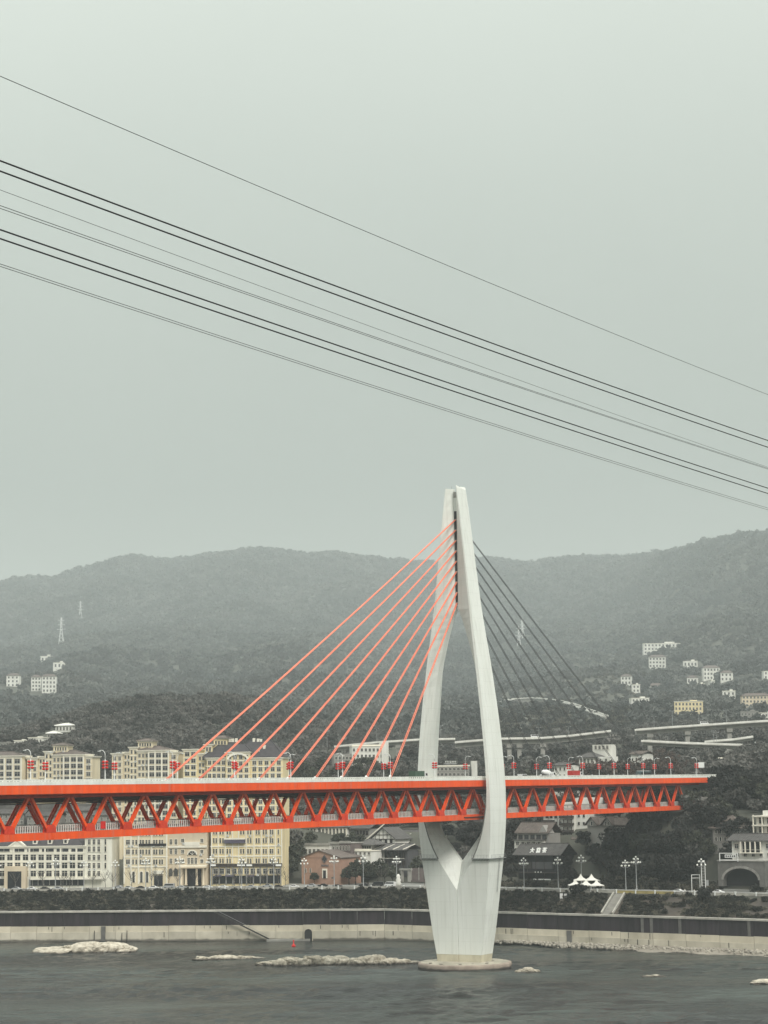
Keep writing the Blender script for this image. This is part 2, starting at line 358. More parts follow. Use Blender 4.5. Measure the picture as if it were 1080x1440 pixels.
# river
wxs = np.concatenate([np.linspace(-2000, -240, 18), np.arange(-235, 236, 1.5), np.linspace(240, 2000, 18)])
wys = np.concatenate([np.linspace(-150, 500, 12), np.arange(505, 905, 1.25), np.linspace(910, 1000, 4)])
wx, wy = np.meshgrid(wxs, wys)
wz = 0*wx
for k in range(26):                       # choppy current: many short wave trains of random direction
    lam = 4.0*1.10**k if k < 20 else 3.4+.5*(k-20); a_ = RNG.uniform(.15, 2.9)+.2; kk = 2*pi/lam; am = lam*(.013 if lam < 9 else .0085)*RNG.uniform(.6, 1.3)
    wz += am*np.sin((wx*cos(a_)+wy*sin(a_))*kk+RNG.uniform(0, 6.28)+1.3*np.sin(wx*.021*(1+k % 3)+k)+1.1*np.sin(wy*.033+k*1.7))
patch = .55+.45*np.sin(wx*.012+wy*.05+1.5*np.sin(wx*.007+wy*.011))*np.sin(wy*.031-wx*.006)
wz *= patch*(np.clip((wy-500)/30, 0, 1)*np.clip((240-np.abs(wx))/20, 0, 1))
tag(obj('river_water', grid_mesh('river_water', wx, wy, wz, 'water')), kind='structure')

# riverside road and pavement, following the bank
def strip(name, t0, t1, z, m, x0=-420, x1=330, step=12, kind='structure'):
    xs = np.arange(x0, x1+.1, step); X, T = np.meshgrid(xs, np.array([t0, t1])); Y = Yb(X)+T
    return tag(obj(name, grid_mesh(name, X, Y, np.full_like(X, z), m)), kind=kind)
strip('riverside_pavement', 27.5, 33, ROADZ+.10, 'road_concrete')
strip('riverside_road', 33.1, 44, ROADZ, 'asphalt')
strip('plaza_pavement', 44.1, 76, ROADZ+.10, 'road_concrete')
kb = MB()
# kerbs along both sides of the road
for t in (32.9, 43.9):
    xs = np.arange(-420, 330, 30)
    for a, b in zip(xs[:-1], xs[1:]): kb.beam((a, Yb(a)+t, ROADZ+.05), (b, Yb(b)+t, ROADZ+.05), .3, .16)
tag(kb.build('road_kerb', 'concrete'), kind='structure')
mk = MB()
for x in np.arange(-400, 320, 8): mk.beam((x, Yb(x)+38.5, ROADZ+.012), (x+3.5, Yb(x+3.5)+38.5, ROADZ+.012), .18, .012)
tag(mk.build('lane_marking', 'paint_white'), kind='structure')

# ------------------------------------------------------------------ river wall
def bank_seg_list(x0, x1, L):
    xs = [x0]
    while xs[-1] < x1: xs.append(xs[-1]+L)
    return xs
rw = thing('river_wall', 'long river embankment wall, dark above and pale below the water mark', 'retaining wall', (0, Yb(0), 0))
o0 = np.array([0, Yb(0), 0])
def wpt(x, t, z): return (x-o0[0], Yb(x)+t-o0[1], z)
xs = bank_seg_list(-330, 260, 11.3)
for i, (a, b) in enumerate(zip(xs[:-1], xs[1:])):
    g = .05; a2 = a+g; b2 = b-g; dj = random.uniform(-.06, .06); hz = random.uniform(-.12, .12)
    def slab(name, m, t0b, t0t, z0, z1, t1=.9):
        mb = MB(); mb.add([wpt(a2, t0b, z0), wpt(b2, t0b, z0), wpt(b2, t1, z0), wpt(a2, t1, z0), wpt(a2, t0t, z1), wpt(b2, t0t, z1), wpt(b2, t1, z1), wpt(a2, t1, z1)],
            [(3,2,1,0),(4,5,6,7),(0,1,5,4),(1,2,6,5),(2,3,7,6),(3,0,4,7)])
        return mb.build(name, m, rw)
    slab('pale_lower_panel', 'wall_pale_low', -2.6+dj, -2.2+dj, -3, 3.9+hz)
    slab('pale_middle_panel', 'wall_pale', -1.7+dj, -1.4+dj, 3.9+hz, 6.3+hz)
    slab('dark_upper_panel', 'wall_dark', -.9+dj, -.5, 6.3+hz, 11.9)
    slab('wall_coping', 'wall_cap', -1.3, -1.3, 11.92, 12.6, 2.3)
# vertical drain stains / weep slots and buttresses
for k in range(46):
    x = random.uniform(-190, 170); h = random.uniform(.8, 2.4); z1 = random.choice([3.8, 6.1, 6.2]); t = -2.45 if z1 < 4 else -1.62
    mb = MB(); wd = random.uniform(.12, .28)
    mb.add([wpt(x, t-.06, z1-h), wpt(x+wd, t-.06, z1-h), wpt(x+wd, t+.1, z1), wpt(x, t+.1, z1), wpt(x, t+.5, z1-h), wpt(x+wd, t+.5, z1-h), wpt(x+wd, t+.5, z1), wpt(x, t+.5, z1)],
           [(0,1,2,3),(4,7,6,5),(0,4,5,1),(1,5,6,2),(2,6,7,3),(3,7,4,0)])
    mb.build('drain_slot', 'stain_streak', rw)
for px in (146, 800, 905, 918, 959, 1062):
    q = P(px, 1300, float(Yb(P(px, 1300, 850)[0]))); x = q[0]
    if px in (800, 146): 
        mb = MB(); mb.add([wpt(x-.9, -3.1, -3), wpt(x+.9, -3.1, -3), wpt(x+.9, 0, -3), wpt(x-.9, 0, -3), wpt(x-.9, -2.4, 6.2), wpt(x+.9, -2.4, 6.2), wpt(x+.9, 0, 6.2), wpt(x-.9, 0, 6.2)], [(3,2,1,0),(4,5,6,7),(0,1,5,4),(1,2,6,5),(2,3,7,6),(3,0,4,7)]).build('buttress', 'concrete_dark', rw)
    else:
        mb = MB(); mb.add([wpt(x-.5, -1.2, 6.3), wpt(x+.5, -1.2, 6.3), wpt(x+.5, 0, 6.3), wpt(x-.5, 0, 6.3), wpt(x-.5, -1.0, 11.9), wpt(x+.5, -1.0, 11.9), wpt(x+.5, 0, 11.9), wpt(x-.5, 0, 11.9)], [(3,2,1,0),(4,5,6,7),(0,1,5,4),(1,2,6,5),(2,3,7,6),(3,0,4,7)]).build('buttress', 'concrete_dark', rw)
# arched culvert mouth
q = P(433, 1310, 866); x = q[0]
mb = MB(); arch = [(-1.6, -3), (-1.6, 3.2)]+[(1.6*cos(a), 3.2+1.6*sin(a)) for a in np.linspace(pi, 0, 9)[1:-1]]+[(1.6, 3.2), (1.6, -3)]
mb.prism([(p[0], p[1]) for p in arch], 1, -2.78, -1.0); ob = mb.build('culvert_mouth', 'slit_dark', rw); ob.location = wpt(x, 0, 0)
mb = MB()
for p, q2 in zip(arch[:-1], arch[1:]): mb.beam((p[0]*1.1, -2.8, p[1]+.1), (q2[0]*1.1, -2.8, q2[1]+.1), .5, .35)
ob = mb.build('culvert_surround', 'wall_pale', rw); ob.location = wpt(x, 0, 0)
# pipe stairway slanting down the wall
st = thing('wall_stairway', 'dark stairway slanting down the river wall to the water', 'stairs', tuple(np.array([0, Yb(0), 0])))
xa = P(303, 1280, 875)[0]; xb = P(378, 1318, 868)[0]
mb = MB(); mb.beam(wpt(xa, -3.0, 11.8), wpt(xb, -3.6, .8), .3, .5); mb.build('stringer', 'stain_streak', st)
mb = MB(); mb.beam(wpt(xa, -3.9, 11.8), wpt(xb, -4.5, .8), .3, .5); mb.build('stringer', 'stain_streak', st)
for k in range(28):
    u = k/27; x = xa+(xb-xa)*u; z = 11.7-10.8*u
    mb = MB(); c = wpt(x, -3.45-.6*u, z); mb.box(c[0]-.4, c[0]+.4, c[1]-.55, c[1]+.55, c[2]-.06, c[2]+.06).build('tread', 'concrete_dark', st)
mb = MB(); a = wpt(xa, -4.0, 12.9); b = wpt(xb, -4.6, 1.9); mb.tube([a, b], .06, 5); mb.build('handrail', 'metal_grey', st)
mb = MB(); c = wpt(xb+8, -4, .5); mb.box(c[0]-9, c[0]+9, c[1]-1, c[1]+1.6, -1, .75).build('landing', 'concrete', st)

# parapet along the riverside road
pp = thing('road_parapet', 'pale concrete parapet with white posts along the riverside road', 'parapet', (0, Yb(0), ROADZ))
o0 = np.array([0, Yb(0), ROADZ])
xs = bank_seg_list(-330, 250, 7.0)
for i, (a, b) in enumerate(zip(xs[:-1], xs[1:])):
    mb = MB(); mb.beam(wpt(a+.3, 27.2, .12), wpt(b-.3, 27.2, .12), .35, 1.2); mb.beam(wpt(a+.3, 27.2, .8), wpt(b-.3, 27.2, .8), .5, .14)
    mb.build('parapet_panel', 'ochre' if 88 < a < 108 else ('wall_cap' if i % 4 else 'concrete'), pp)
    mb = MB(); c = wpt(a, 27.2, 0); mb.box(c[0]-.28, c[0]+.28, c[1]-.35, c[1]+.35, -.6, 1.2); mb.box(c[0]-.36, c[0]+.36, c[1]-.43, c[1]+.43, 1.2, 1.35)
    mb.build('parapet_post', 'metal_white', pp)
# dark support piers under the parapet where the ground falls away
for i, x in enumerate(np.arange(-62, 40, 3.2)):
    mb = MB(); c = wpt(x, 26.9, 0); mb.box(c[0]-.25, c[0]+.25, c[1]-.3, c[1]+.3, -2.2, -.25).build('support_pier', 'concrete', pp)
# flight of steps in the bank on the right
sp = thing('bank_steps', 'concrete steps climbing the grassy bank with pale side kerbs', 'steps', (0, 0, 0))
xa = P(853, 1278, 812)[0]; xb = P(868, 1249, 835)[0]
for k in range(30):
    u = k/29; x = xa+(xb-xa)*u; t = 3+22.5*u; z = 12.6+6.6*u
    mb = MB(); mb.box(x-1.7, x+1.7, Yb(x)+t, Yb(x)+t+.85, z-.6, z+.22).build('step', 'concrete', sp)
for s_ in (-2, 2):
    mb = MB(); mb.beam((xa+s_, Yb(xa+s_)+3, 13.0), (xb+s_, Yb(xb+s_)+25.5, 19.7), .5, .9).build('side_kerb', 'wall_cap', sp)

# ------------------------------------------------------------------ leaf geometry
def leaf_crown(seed, clumps, leaves, size, rx, rz, zc, lump=.36, flat=.0):
    r = np.random.default_rng(seed)
    d = r.normal(size=(clumps, 3)); d /= np.linalg.norm(d, axis=1)[:, None]; rad = r.uniform(.25, .92, clumps)**.6
    C = d*rad[:, None]*np.array([rx, rx, rz]); C[:, 2] = np.where(C[:, 2] < -rz*.55, C[:, 2]*.5, C[:, 2])
    cs = r.uniform(.6, 1.25, clumps)
    n = clumps*leaves
    p = r.normal(size=(n, 3)); p /= np.linalg.norm(p, axis=1)[:, None]; p *= (r.uniform(.35, 1, n)**.5)[:, None]
    idx = np.repeat(np.arange(clumps), leaves)
    p = C[idx]+p*(cs[idx]*rx*lump)[:, None]*np.array([1, 1, .75]); p[:, 2] += zc
    a = r.normal(size=(n, 3)); a /= np.linalg.norm(a, axis=1)[:, None]; b = np.cross(a, r.normal(size=(n, 3))); b /= np.linalg.norm(b, axis=1)[:, None]
    s = (size*r.uniform(.55, 1.2, n))[:, None]; 
    v = np.stack([p-a*s, p+b*s*.5, p+a*s, p-b*s*.5], 1).reshape(-1, 3)
    return v
def quads_mesh(name, v, m):
    n = len(v)//4; me = bpy.data.meshes.new(name); me.vertices.add(len(v)); me.vertices.foreach_set('co', v.ravel())
    me.loops.add(len(v)); me.loops.foreach_set('vertex_index', np.arange(len(v), dtype=np.int32)); me.polygons.add(n)
    me.polygons.foreach_set('loop_start', np.arange(0, len(v), 4, dtype=np.int32)); me.update(calc_edges=True); me.materials.append(MT[m]); return me
def trunk_mesh(seed, h, r0, m, limbs=5, spread=3., twig=0):
    r = random.Random(seed); mb = MB(); pts = [(0, 0, -1.5), (0, 0, 0)]; x = y = 0
    for k in range(1, 6):
        x += r.uniform(-.2, .2); y += r.uniform(-.2, .2); pts.append((x, y, h*k/5))
    mb.tube(pts, [r0*1.25, r0]+[r0*(1-.16*k) for k in range(1, 6)], 7)
    for k in range(limbs):
        z0 = h*r.uniform(.42, .9); a = r.uniform(0, 2*pi); L = spread*r.uniform(.6, 1)
        p0 = (x*z0/h, y*z0/h, z0); p1 = (p0[0]+cos(a)*L*.5, p0[1]+sin(a)*L*.5, z0+L*.45); p2 = (p0[0]+cos(a)*L*.9, p0[1]+sin(a)*L*.9, z0+L*1.05)
        mb.tube([p0, p1, p2], [r0*.42, r0*.3, r0*.14], 5)
        for j in range(twig):
            a2 = a+r.uniform(-1.2, 1.2); q = Vector(p1).lerp(Vector(p2), r.random()); l2 = L*r.uniform(.3, .6)
            mb.tube([q, q+Vector((cos(a2)*l2*.5, sin(a2)*l2*.5, l2*.6)), q+Vector((cos(a2)*l2*.8, sin(a2)*l2*.8, l2*1.25))], [r0*.17, r0*.11, r0*.05], 3)
    return mb.mesh('trunk', m, True)

# scatter with geometry nodes (only for masses of foliage and rubble nobody could count)
PROTO = bpy.data.collections.new('foliage_prototypes')
def proto(meshes, name):
    c = bpy.data.collections.new(name)
    for i, me in enumerate(meshes):
        o = bpy.data.objects.new('%s_%02d' % (name, i), me); c.objects.link(o)
    return c
def scatter(name, pts, scale, rot, coll, ncoll, host_mat):
    me = bpy.data.meshes.new(name); n = len(pts); me.vertices.add(n); me.vertices.foreach_set('co', np.asarray(pts, float).ravel())
    for nm, arr, ty in (('sc', scale, 'FLOAT'), ('rt', rot, 'FLOAT'), ('ix', RNG.integers(0, ncoll, n), 'INT')):
        at = me.attributes.new(nm, ty, 'POINT'); at.data.foreach_set('value', np.asarray(arr, np.int32 if ty == 'INT' else np.float32))
    me.materials.append(MT[host_mat])
    o = obj(name, me); tag(o, kind='stuff')
    ng = bpy.data.node_groups.new(name, 'GeometryNodeTree')
    ng.interface.new_socket(name='Geometry', in_out='INPUT', socket_type='NodeSocketGeometry'); ng.interface.new_socket(name='Geometry', in_out='OUTPUT', socket_type='NodeSocketGeometry')
    gi = ng.nodes.new('NodeGroupInput'); go = ng.nodes.new('NodeGroupOutput'); ip = ng.nodes.new('GeometryNodeInstanceOnPoints'); ci = ng.nodes.new('GeometryNodeCollectionInfo')
    ci.inputs['Collection'].default_value = coll; ci.inputs['Separate Children'].default_value = True; ci.inputs['Reset Children'].default_value = True
    def na(nm, ty):
        k = ng.nodes.new('GeometryNodeInputNamedAttribute'); k.data_type = ty; k.inputs['Name'].default_value = nm; return k.outputs['Attribute']
    cx = ng.nodes.new('ShaderNodeCombineXYZ'); ng.links.new(na('rt', 'FLOAT'), cx.inputs[2])
    L = ng.links.new
    L(gi.outputs[0], ip.inputs['Points']); L(ci.outputs[0], ip.inputs['Instance']); ip.inputs['Pick Instance'].default_value = True
    L(na('ix', 'INT'), ip.inputs['Instance Index']); L(cx.outputs[0], ip.inputs['Rotation']); L(na('sc', 'FLOAT'), ip.inputs['Scale']); L(ip.outputs[0], go.inputs[0])
    md = o.modifiers.new('scatter', 'NODES'); md.node_group = ng
    return o

EXCL = []    # (x, y, r) clearings for buildings and roads, filled below; forests are scattered last

# ------------------------------------------------------------------ the bridge
p0 = P(11, 1177, 510.)
dv = ray(2208, 1079.5); dv[2] = 0; dv /= np.linalg.norm(dv); nv = np.array([dv[1], -dv[0], 0])
PANEL = 16.0
sT = 254.0
TC = p0+sT*dv-7.5*nv; TC[2] = 0
BR = atan2(dv[1], dv[0])
br = thing('cable_stayed_bridge', 'orange truss cable-stayed bridge with white spindle-shaped pylon across the river', 'bridge', tuple(TC), BR)
# local frame: x along the bridge (to the far bank), y = away from camera, z up
ZT = CZ+1.25; ZB = CZ-12.35                # top of the orange edge beam, bottom of the bottom chord
CH = 2.15; BH = 1.85
TY = 7.5; EY = 10.6                        # truss planes, deck edge
def nodex(i): return 16.0*i-sT
I0, I1 = -7, 28
zb0, zb1 = ZB, ZB+BH
ztc = ZT-CH                                # underside of edge beam
ztop = ztc-.25                             # top chord centre region
for sgn in (-1, 1):
    y = sgn*TY; near = sgn < 0
    for i in range(I0, I1+3):
        xa, xb = nodex(i), nodex(i+1)
        if i == I1+2: xb = nodex(I1+2)+9
        mb = MB(); mb.box(xa+.03, xb-.03, sgn*EY-.25, sgn*EY+.25, ztc, ZT); mb.box(xa+.03, xb-.03, sgn*EY-sgn*.2-.35, sgn*EY-sgn*.2+.35, ztc-.12, ztc+.1)
        mb.build('edge_beam', 'orange', br)
        mb = MB(); z0 = ZT+.02
        mb.box(xa+.03, xb-.03, sgn*EY-.3, sgn*EY+.3, z0, z0+.85)
        mb.box(xa, xb, sgn*EY-.12, sgn*EY+.12, z0+1.22, z0+1.4); mb.box(xa, xb, sgn*EY-.07, sgn*EY+.07, z0+1.02, z0+1.09)
        for k in range(12):
            xx = xa+(k+.5)*(xb-xa)/12; mb.box(xx-.16, xx+.16, sgn*EY-.11, sgn*EY+.11, z0+.85, z0+1.22)
        mb.build('parapet', 'parapet', br)
        if i <= I1:
            mb = MB(); mb.box(xa, xb, y-.55, y+.55, ztc-1.0, ztc-.06); mb.build('top_chord', 'orange_red', br)
    for i in range(I0, I1+1):
        xa, xb = nodex(i), nodex(i+1)
        last = i == I1
        mb = MB(); mb.box(xa+.05, (xa+1.5 if last else xb-.05), y-.6, y+.6, zb0, zb1); mb.box(xa-1.3, xa+1.3, y-.66, y+.66, zb0+.25, zb0+.4); mb.build('bottom_chord', 'orange', br)
        # gusset
        mb = MB(); g = [(xa-2.0, zb1-.1), (xa+2.0, zb1-.1), (xa+1.75, zb1+1.1), (xa+1.0, zb1+1.9), (xa-1.0, zb1+1.9), (xa-1.75, zb1+1.1)]
        mb.prism(g, 1, y-.64, y-.50); mb.prism(g, 1, y+.50, y+.64)
        for bx in (-1.0, -.35, .35, 1.0):
            for bz in (.3, .85): mb.box(xa+bx-.09, xa+bx+.09, y-.70, y-.64, zb1+bz, zb1+bz+.18)
        mb.build('gusset_plate', 'orange_red', br)
        if not last:
            xm = (xa+xb)/2
            for a, b in ((xa+.35, xm-.5), (xb-.35, xm+.5)):
                p = Vector((a, y, zb1-.2)); q = Vector((b, y, ztc-.9))
                mb = MB(); d = (q-p).normalized(); sdv = Vector((d.z, 0, -d.x))
                # H-section: two flanges and a web
                for s_ in (-1, 1): mb.beam(p+Vector((0, s_*.36, 0)), q+Vector((0, s_*.36, 0)), .80, .16, (0, 1, 0))
                mb.beam(p, q, .24, .56, (0, 1, 0))
                mb.build('diagonal', 'orange', br)
        # lower deck railing between the trusses
        if not last:
            mb = MB(); yr = y+(1.2 if near else -1.2); z0 = zb1-.1
            mb.box(xa+1.2, xb-1.2, yr-.05, yr+.05, z0+1.75, z0+1.87); mb.box(xa+1.2, xb-1.2, yr-.05, yr+.05, z0+.2, z0+.3)
            for k in range(15):
                xx = xa+1.5+k*(xb-xa-3)/14; mb.box(xx-.17, xx+.17, yr-.06, yr+.06, z0, z0+1.75)
            mb.build('lower_railing', 'rail_white', br)
for i in range(I0, I1+3):
    xa, xb = nodex(i), nodex(i+1)
    if i == I1+2: xb = nodex(I1+2)+9
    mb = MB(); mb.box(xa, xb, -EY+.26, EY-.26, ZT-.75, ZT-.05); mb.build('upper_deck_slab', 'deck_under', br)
    mb = MB(); mb.box(xa, xb, -EY+.35, EY-.35, ZT-.046, ZT+.0); mb.build('upper_carriageway', 'asphalt', br)
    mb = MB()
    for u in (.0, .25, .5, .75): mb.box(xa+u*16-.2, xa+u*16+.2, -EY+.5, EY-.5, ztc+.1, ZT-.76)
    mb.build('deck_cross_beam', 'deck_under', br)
    if i <= I1-1:
        mb = MB(); mb.box(xa, xb, -TY+.7, TY-.7, zb1-.75, zb1-.25); mb.build('lower_deck_slab', 'concrete_dark', br)
        mb = MB()
        for u in (0, .5): mb.box(xa+u*16-.35, xa+u*16+.35, -TY+.6, TY-.6, zb0+.15, zb1-.76)
        mb.build('lower_cross_beam', 'orange_red', br)
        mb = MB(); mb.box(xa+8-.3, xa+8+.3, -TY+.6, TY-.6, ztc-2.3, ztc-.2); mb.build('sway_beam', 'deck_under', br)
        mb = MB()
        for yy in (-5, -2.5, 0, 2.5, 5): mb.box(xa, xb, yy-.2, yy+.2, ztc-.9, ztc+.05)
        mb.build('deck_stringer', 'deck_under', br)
        for yy in (-3.2, 3.2):      # metro track walls
            mb = MB(); mb.box(xa, xb, yy-1.1, yy-.9, zb1-.25, zb1+.5); mb.box(xa, xb, yy+.9, yy+1.1, zb1-.25, zb1+.5); mb.build('track_beam', 'concrete_dark', br)
# service pipe runs under the deck edge
mb = MB(); mb.tube([(nodex(I0), -TY+1.4, ztc-1.5), (nodex(I1), -TY+1.4, ztc-1.5)], .16, 6); mb.build('service_pipe', 'slit_dark', br)
mb = MB(); mb.tube([(nodex(I0), TY-1.4, ztc-2.6), (nodex(I1), TY-1.4, ztc-2.6)], .16, 6); mb.build('service_pipe', 'slit_dark', br)
# concrete abutment of the approach
mb = MB(); xe = nodex(I1+2)+9; mb.box(xe-2.0, xe+7, -EY+.6, EY-.6, ZT-14, ZT-2.4); mb.box(xe+.02, xe+30, -EY-.2, EY+.2, ZT-2.38, ZT-.1); mb.build('abutment', 'concrete', br)
mb = MB(); mb.box(xe+.02, xe+30, -EY-.2, -EY+.2, ZT-.08, ZT+1.1); mb.build('approach_parapet', 'parapet', br)

# pylon, section table at tower depth: pixel row -> (a half width, f flat edge, i inner edge, b half depth, bi inner half depth)
def tzpx(y): return P(650, y, TC[1])[2]
sec = [  # y,   a,    af,    ai,   b,   bi
 (688, 2.35, 2.00, .62, 3.5, .7), (718, 3.35, 2.95, .62, 3.65, .7), (760, 4.55, 4.1, .62, 3.85, .75), (800, 5.7, 5.2, .62, 4.0, .8), (852, 7.25, 6.55, .62, 4.25, 1.0),
 (858, 7.45, 6.7, .70, 4.3, 1.1), (870, 7.85, 7.05, 2.15, 4.4, 1.25), (900, 8.9, 8.0, 4.6, 4.8, 1.4), (930, 10.0, 9.0, 6.7, 5.2, 1.55), (965, 11.1, 10.1, 8.5, 5.6, 1.65), (1000, 12.15, 11.1, 9.75, 5.95, 1.75),
 (1040, 13.15, 12.1, 11.0, 6.2, 1.6), (1080, 13.95, 12.85, 11.9, 6.3, 1.3), (1110, 14.3, 13.1, 12.1, 6.3, 1.1), (1135, 14.35, 12.8, 11.6, 6.2, .95), (1155, 14.25, 11.9, 10.4, 6.1, .85), (1175, 13.95, 10.6, 7.3, 5.9, .8),
 (1190, 13.65, 9.1, 4.3, 5.8, .8), (1203, 13.35, 7.5, 1.75, 5.65, .85), (1212, 13.1, 6.2, .0, 5.55, .95), (1230, 12.6, 3.3, .0, 5.3, 2.5), (1250, 12.0, .14, .0, 5.05, 4.75), (1280, 11.1, .14, .0, 4.8, 4.5), (1310, 10.05, .14, .0, 4.6, 4.3), (1341, 8.75, .14, .0, 4.4, 4.1), (1352.5, 8.3, .14, .0, 4.35, 4.05)]
def lerp_sec(y):
    for s0, s1 in zip(sec[:-1], sec[1:]):
        if s0[0] <= y <= s1[0]:
            u = (y-s0[0])/(s1[0]-s0[0]); return tuple(a+(b-a)*u for a, b in zip(s0[1:], s1[1:]))
py = nodepy = None
pyl = MB()                                   # pylon core (the dark slit infill); the legs are its pieces
z0, z1 = tzpx(850), tzpx(719)
pyl.box(-.35, .35, -.66, .66, z0, z1)
pylon = pyl.build('pylon', 'slit_dark', br); tag(pylon, 'white pylon of two curved legs joined at top and foot with a dark slit')
def loft(rows, name, m, parent):
    mb = MB(); n = 6
    for sg in rows: mb.v += sg
    for i in range(len(rows)-1):
        for k in range(n): mb.f.append([i*n+k, i*n+(k+1) % n, (i+1)*n+(k+1) % n, (i+1)*n+k]); mb.m.append(0)
    mb.f.append(list(range(n))[::-1]); mb.m.append(0); mb.f.append([(len(rows)-1)*n+k for k in range(n)]); mb.m.append(0)
    return mb.build(name, m, parent)
def ring(y, sgn, top_extra=0):
    a, af, ai, b, bi = lerp_sec(y); z = tzpx(y)
    pts = [(a, -b), (a, b), (af, b), (ai, bi), (ai, -bi), (af, -b)]
    return [(q[1], sgn*q[0], z+(top_extra if q[0] < a-.05 and sgn < 0 else 0)) for q in pts]
ysA = [688]+[s_[0] for s_ in sec if 688 < s_[0] < 1341]
ysA = sorted(set(ysA+[704, 740, 780, 826, 880, 890, 915, 945, 983, 1020, 1060, 1095, 1122, 1145, 1165, 1182, 1240, 1265, 1295, 1325, 1341]))
for sgn in (-1, 1):
    rows = [ring(y, sgn, 1.0 if y == 688 else 0) for y in ysA]
    if sgn > 0: rows = [r[::-1] for r in rows]
    loft(rows[::-1], 'pylon_leg', 'white_tower', pylon)
    rows = [ring(y, sgn) for y in (1341.2, 1352.5)]
    if sgn > 0: rows = [r[::-1] for r in rows]
    loft(rows[::-1], 'stained_foot', 'tower_stain', pylon)
# light infill above the slit, top prongs bracket
mb = MB(); mb.box(-.5, .5, -.62, .62, tzpx(718.8), tzpx(700)); mb.build('slit_panel', 'white_tower', pylon)
mb = MB(); mb.box(-.6, .6, -.9, .9, tzpx(700), tzpx(692)); mb.build('head_block', 'concrete', pylon)
# lightning rods and head railing
for yy in (1.6, -1.6):
    mb = MB(); mb.tube([(0, yy, tzpx(688)), (0, yy, tzpx(683.5))], .06, 5); mb.build('head_rod', 'metal_grey', pylon)
for k in range(9):                            # anchor boxes in the slit
    y = 731+k*14.6
    mb = MB(); zz = tzpx(y); mb.box(-.62, .62, -.64, .64, zz-.16, zz+.22); mb.build('anchor_box', 'anchor_steel', pylon)
# inspection walkway round the pylon below the deck
zc = tzpx(1206); a, af, ai, b, bi = lerp_sec(1206)
for sgn in (-1, 1):
    mb = MB(); yo = sgn*(a+.05); yi = sgn*(af-.2)
    lo, hi = min(yo, yi), max(yo, yi)
    mb.box(-b-1.0, -b+.1, lo-.9*(sgn < 0), hi+.9*(sgn > 0), zc-.18, zc)
    mb.box(-b, b, *( (yo-.95, yo+.2) if sgn < 0 else (yo-.2, yo+.95)), zc-.17, zc-.01)
    for k in range(12):
        yy = lo+(hi-lo)*k/11; mb.box(-b-1.0, -b-.94, yy-.04, yy+.04, zc, zc+1.2); mb.beam((-b-.9, yy, zc-.1), (-b+.2, yy, zc-1.0), .1, .1)
    mb.box(-b-1.0, -b-.94, lo, hi, zc+1.14, zc+1.2)
    for k in range(12):
        xx = -b+2*b*k/11; mb.box(xx-.04, xx+.04, yo+sgn*.88-.03, yo+sgn*.88+.03, zc, zc+1.2)
    mb.box(-b, b, yo+sgn*.88-.03, yo+sgn*.88+.03, zc+1.14, zc+1.2)
    mb.build('inspection_walkway', 'metal_grey', pylon)
# ladder cage up the near leg from the water-side
mb = MB()
for s_ in (-.3, .3): mb.tube([(s_+2.0, -lerp_sec(y)[0]-.35, tzpx(y)) for y in (1204, 1212, 1225, 1240, 1254)], .05, 4)
for k in range(26):
    y = 1205+k*1.9; mb.box(1.7, 2.3, -lerp_sec(y)[0]-.40, -lerp_sec(y)[0]-.3, tzpx(y)-.04, tzpx(y)+.04)
mb.build('ladder', 'metal_grey', pylon)
# dark edge channel along both arrises of the V recess (rain groove)
for sgn in (-1, 1):
    mb = MB(); pts = []
    for y in np.linspace(1128, 1207, 12):
        a, af, ai, b, bi = lerp_sec(y); pts.append((-b-.02, sgn*(af-.15), tzpx(y)))
    mb.tube(pts, .2, 5); mb.build('edge_channel', 'groove', pylon)
# bracing members where the deck passes the near leg
mb = MB(); zz = zb0+.9; mb.beam((-14, -TY-.8, zz), (4, -TY-.8, zz), .3, .3); mb.build('deck_bearing_rail', 'slit_dark', br)
mb = MB(); mb.box(-7, 7, -TY-3.8, -TY-.7, zb0-.9, zb0-.05); mb.build('deck_bearing', 'concrete_dark', br)
mb = MB(); mb.box(-7, 7, TY+.7, TY+3.8, zb0-.9, zb0-.05); mb.build('deck_bearing', 'concrete_dark', br)
# pile cap
mb = MB(); mb.lathe([(15.9, -4), (16.3, 0.2), (16.4, 1.2), (16.2, 1.75), (15.6, 1.85)], 48); mb.build('pile_cap', 'cap_side', br, True)
mb = MB(); mb.lathe([(15.5, 1.8), (15.4, 1.93), (11, 2.1), (2, 2.2)], 48); mb.build('cap_top', 'cap_stone', br)
mb = MB()
for k in range(26):
    a = random.uniform(0, 2*pi); r_ = random.uniform(9.5, 14.8); s_ = random.uniform(.2, .7)
    mb.lathe([(s_*.8, 0), (s_, s_*.3), (s_*.5, s_*.6)], 6, (r_*cos(a), r_*sin(a), 1.95))
ob = mb.build('cap_debris', 'rubble', br); tag(ob, kind='stuff')
# stay cables, in close pairs
anchors = [51.5+16*k for k in range(9)]
for side in (-1, 1):
    for k, s_ in enumerate(anchors):
        zt_ = tzpx(731+(8-k)*14.6)
        for yy in (-.3, .3):
            p = Vector((side*s_, yy, ZT+.2)); q = Vector((side*.5, yy*.6, zt_))
            pts = []
            for u in np.linspace(0, 1, 9):
                w_ = p.lerp(q, u); w_.z -= 4*u*(1-u)*s_*.004; pts.append(w_)
            mb = MB(); mb.tube(pts, .165 if side < 0 else .11, 6); mb.build('stay_cable', 'cable_orange' if side < 0 else 'cable_grey', br, True)
        mb = MB(); d = (q-p).normalized(); mb.tube([p-d*.3, p+d*2.2], .42, 8); mb.build('cable_socket', 'metal_white', br)

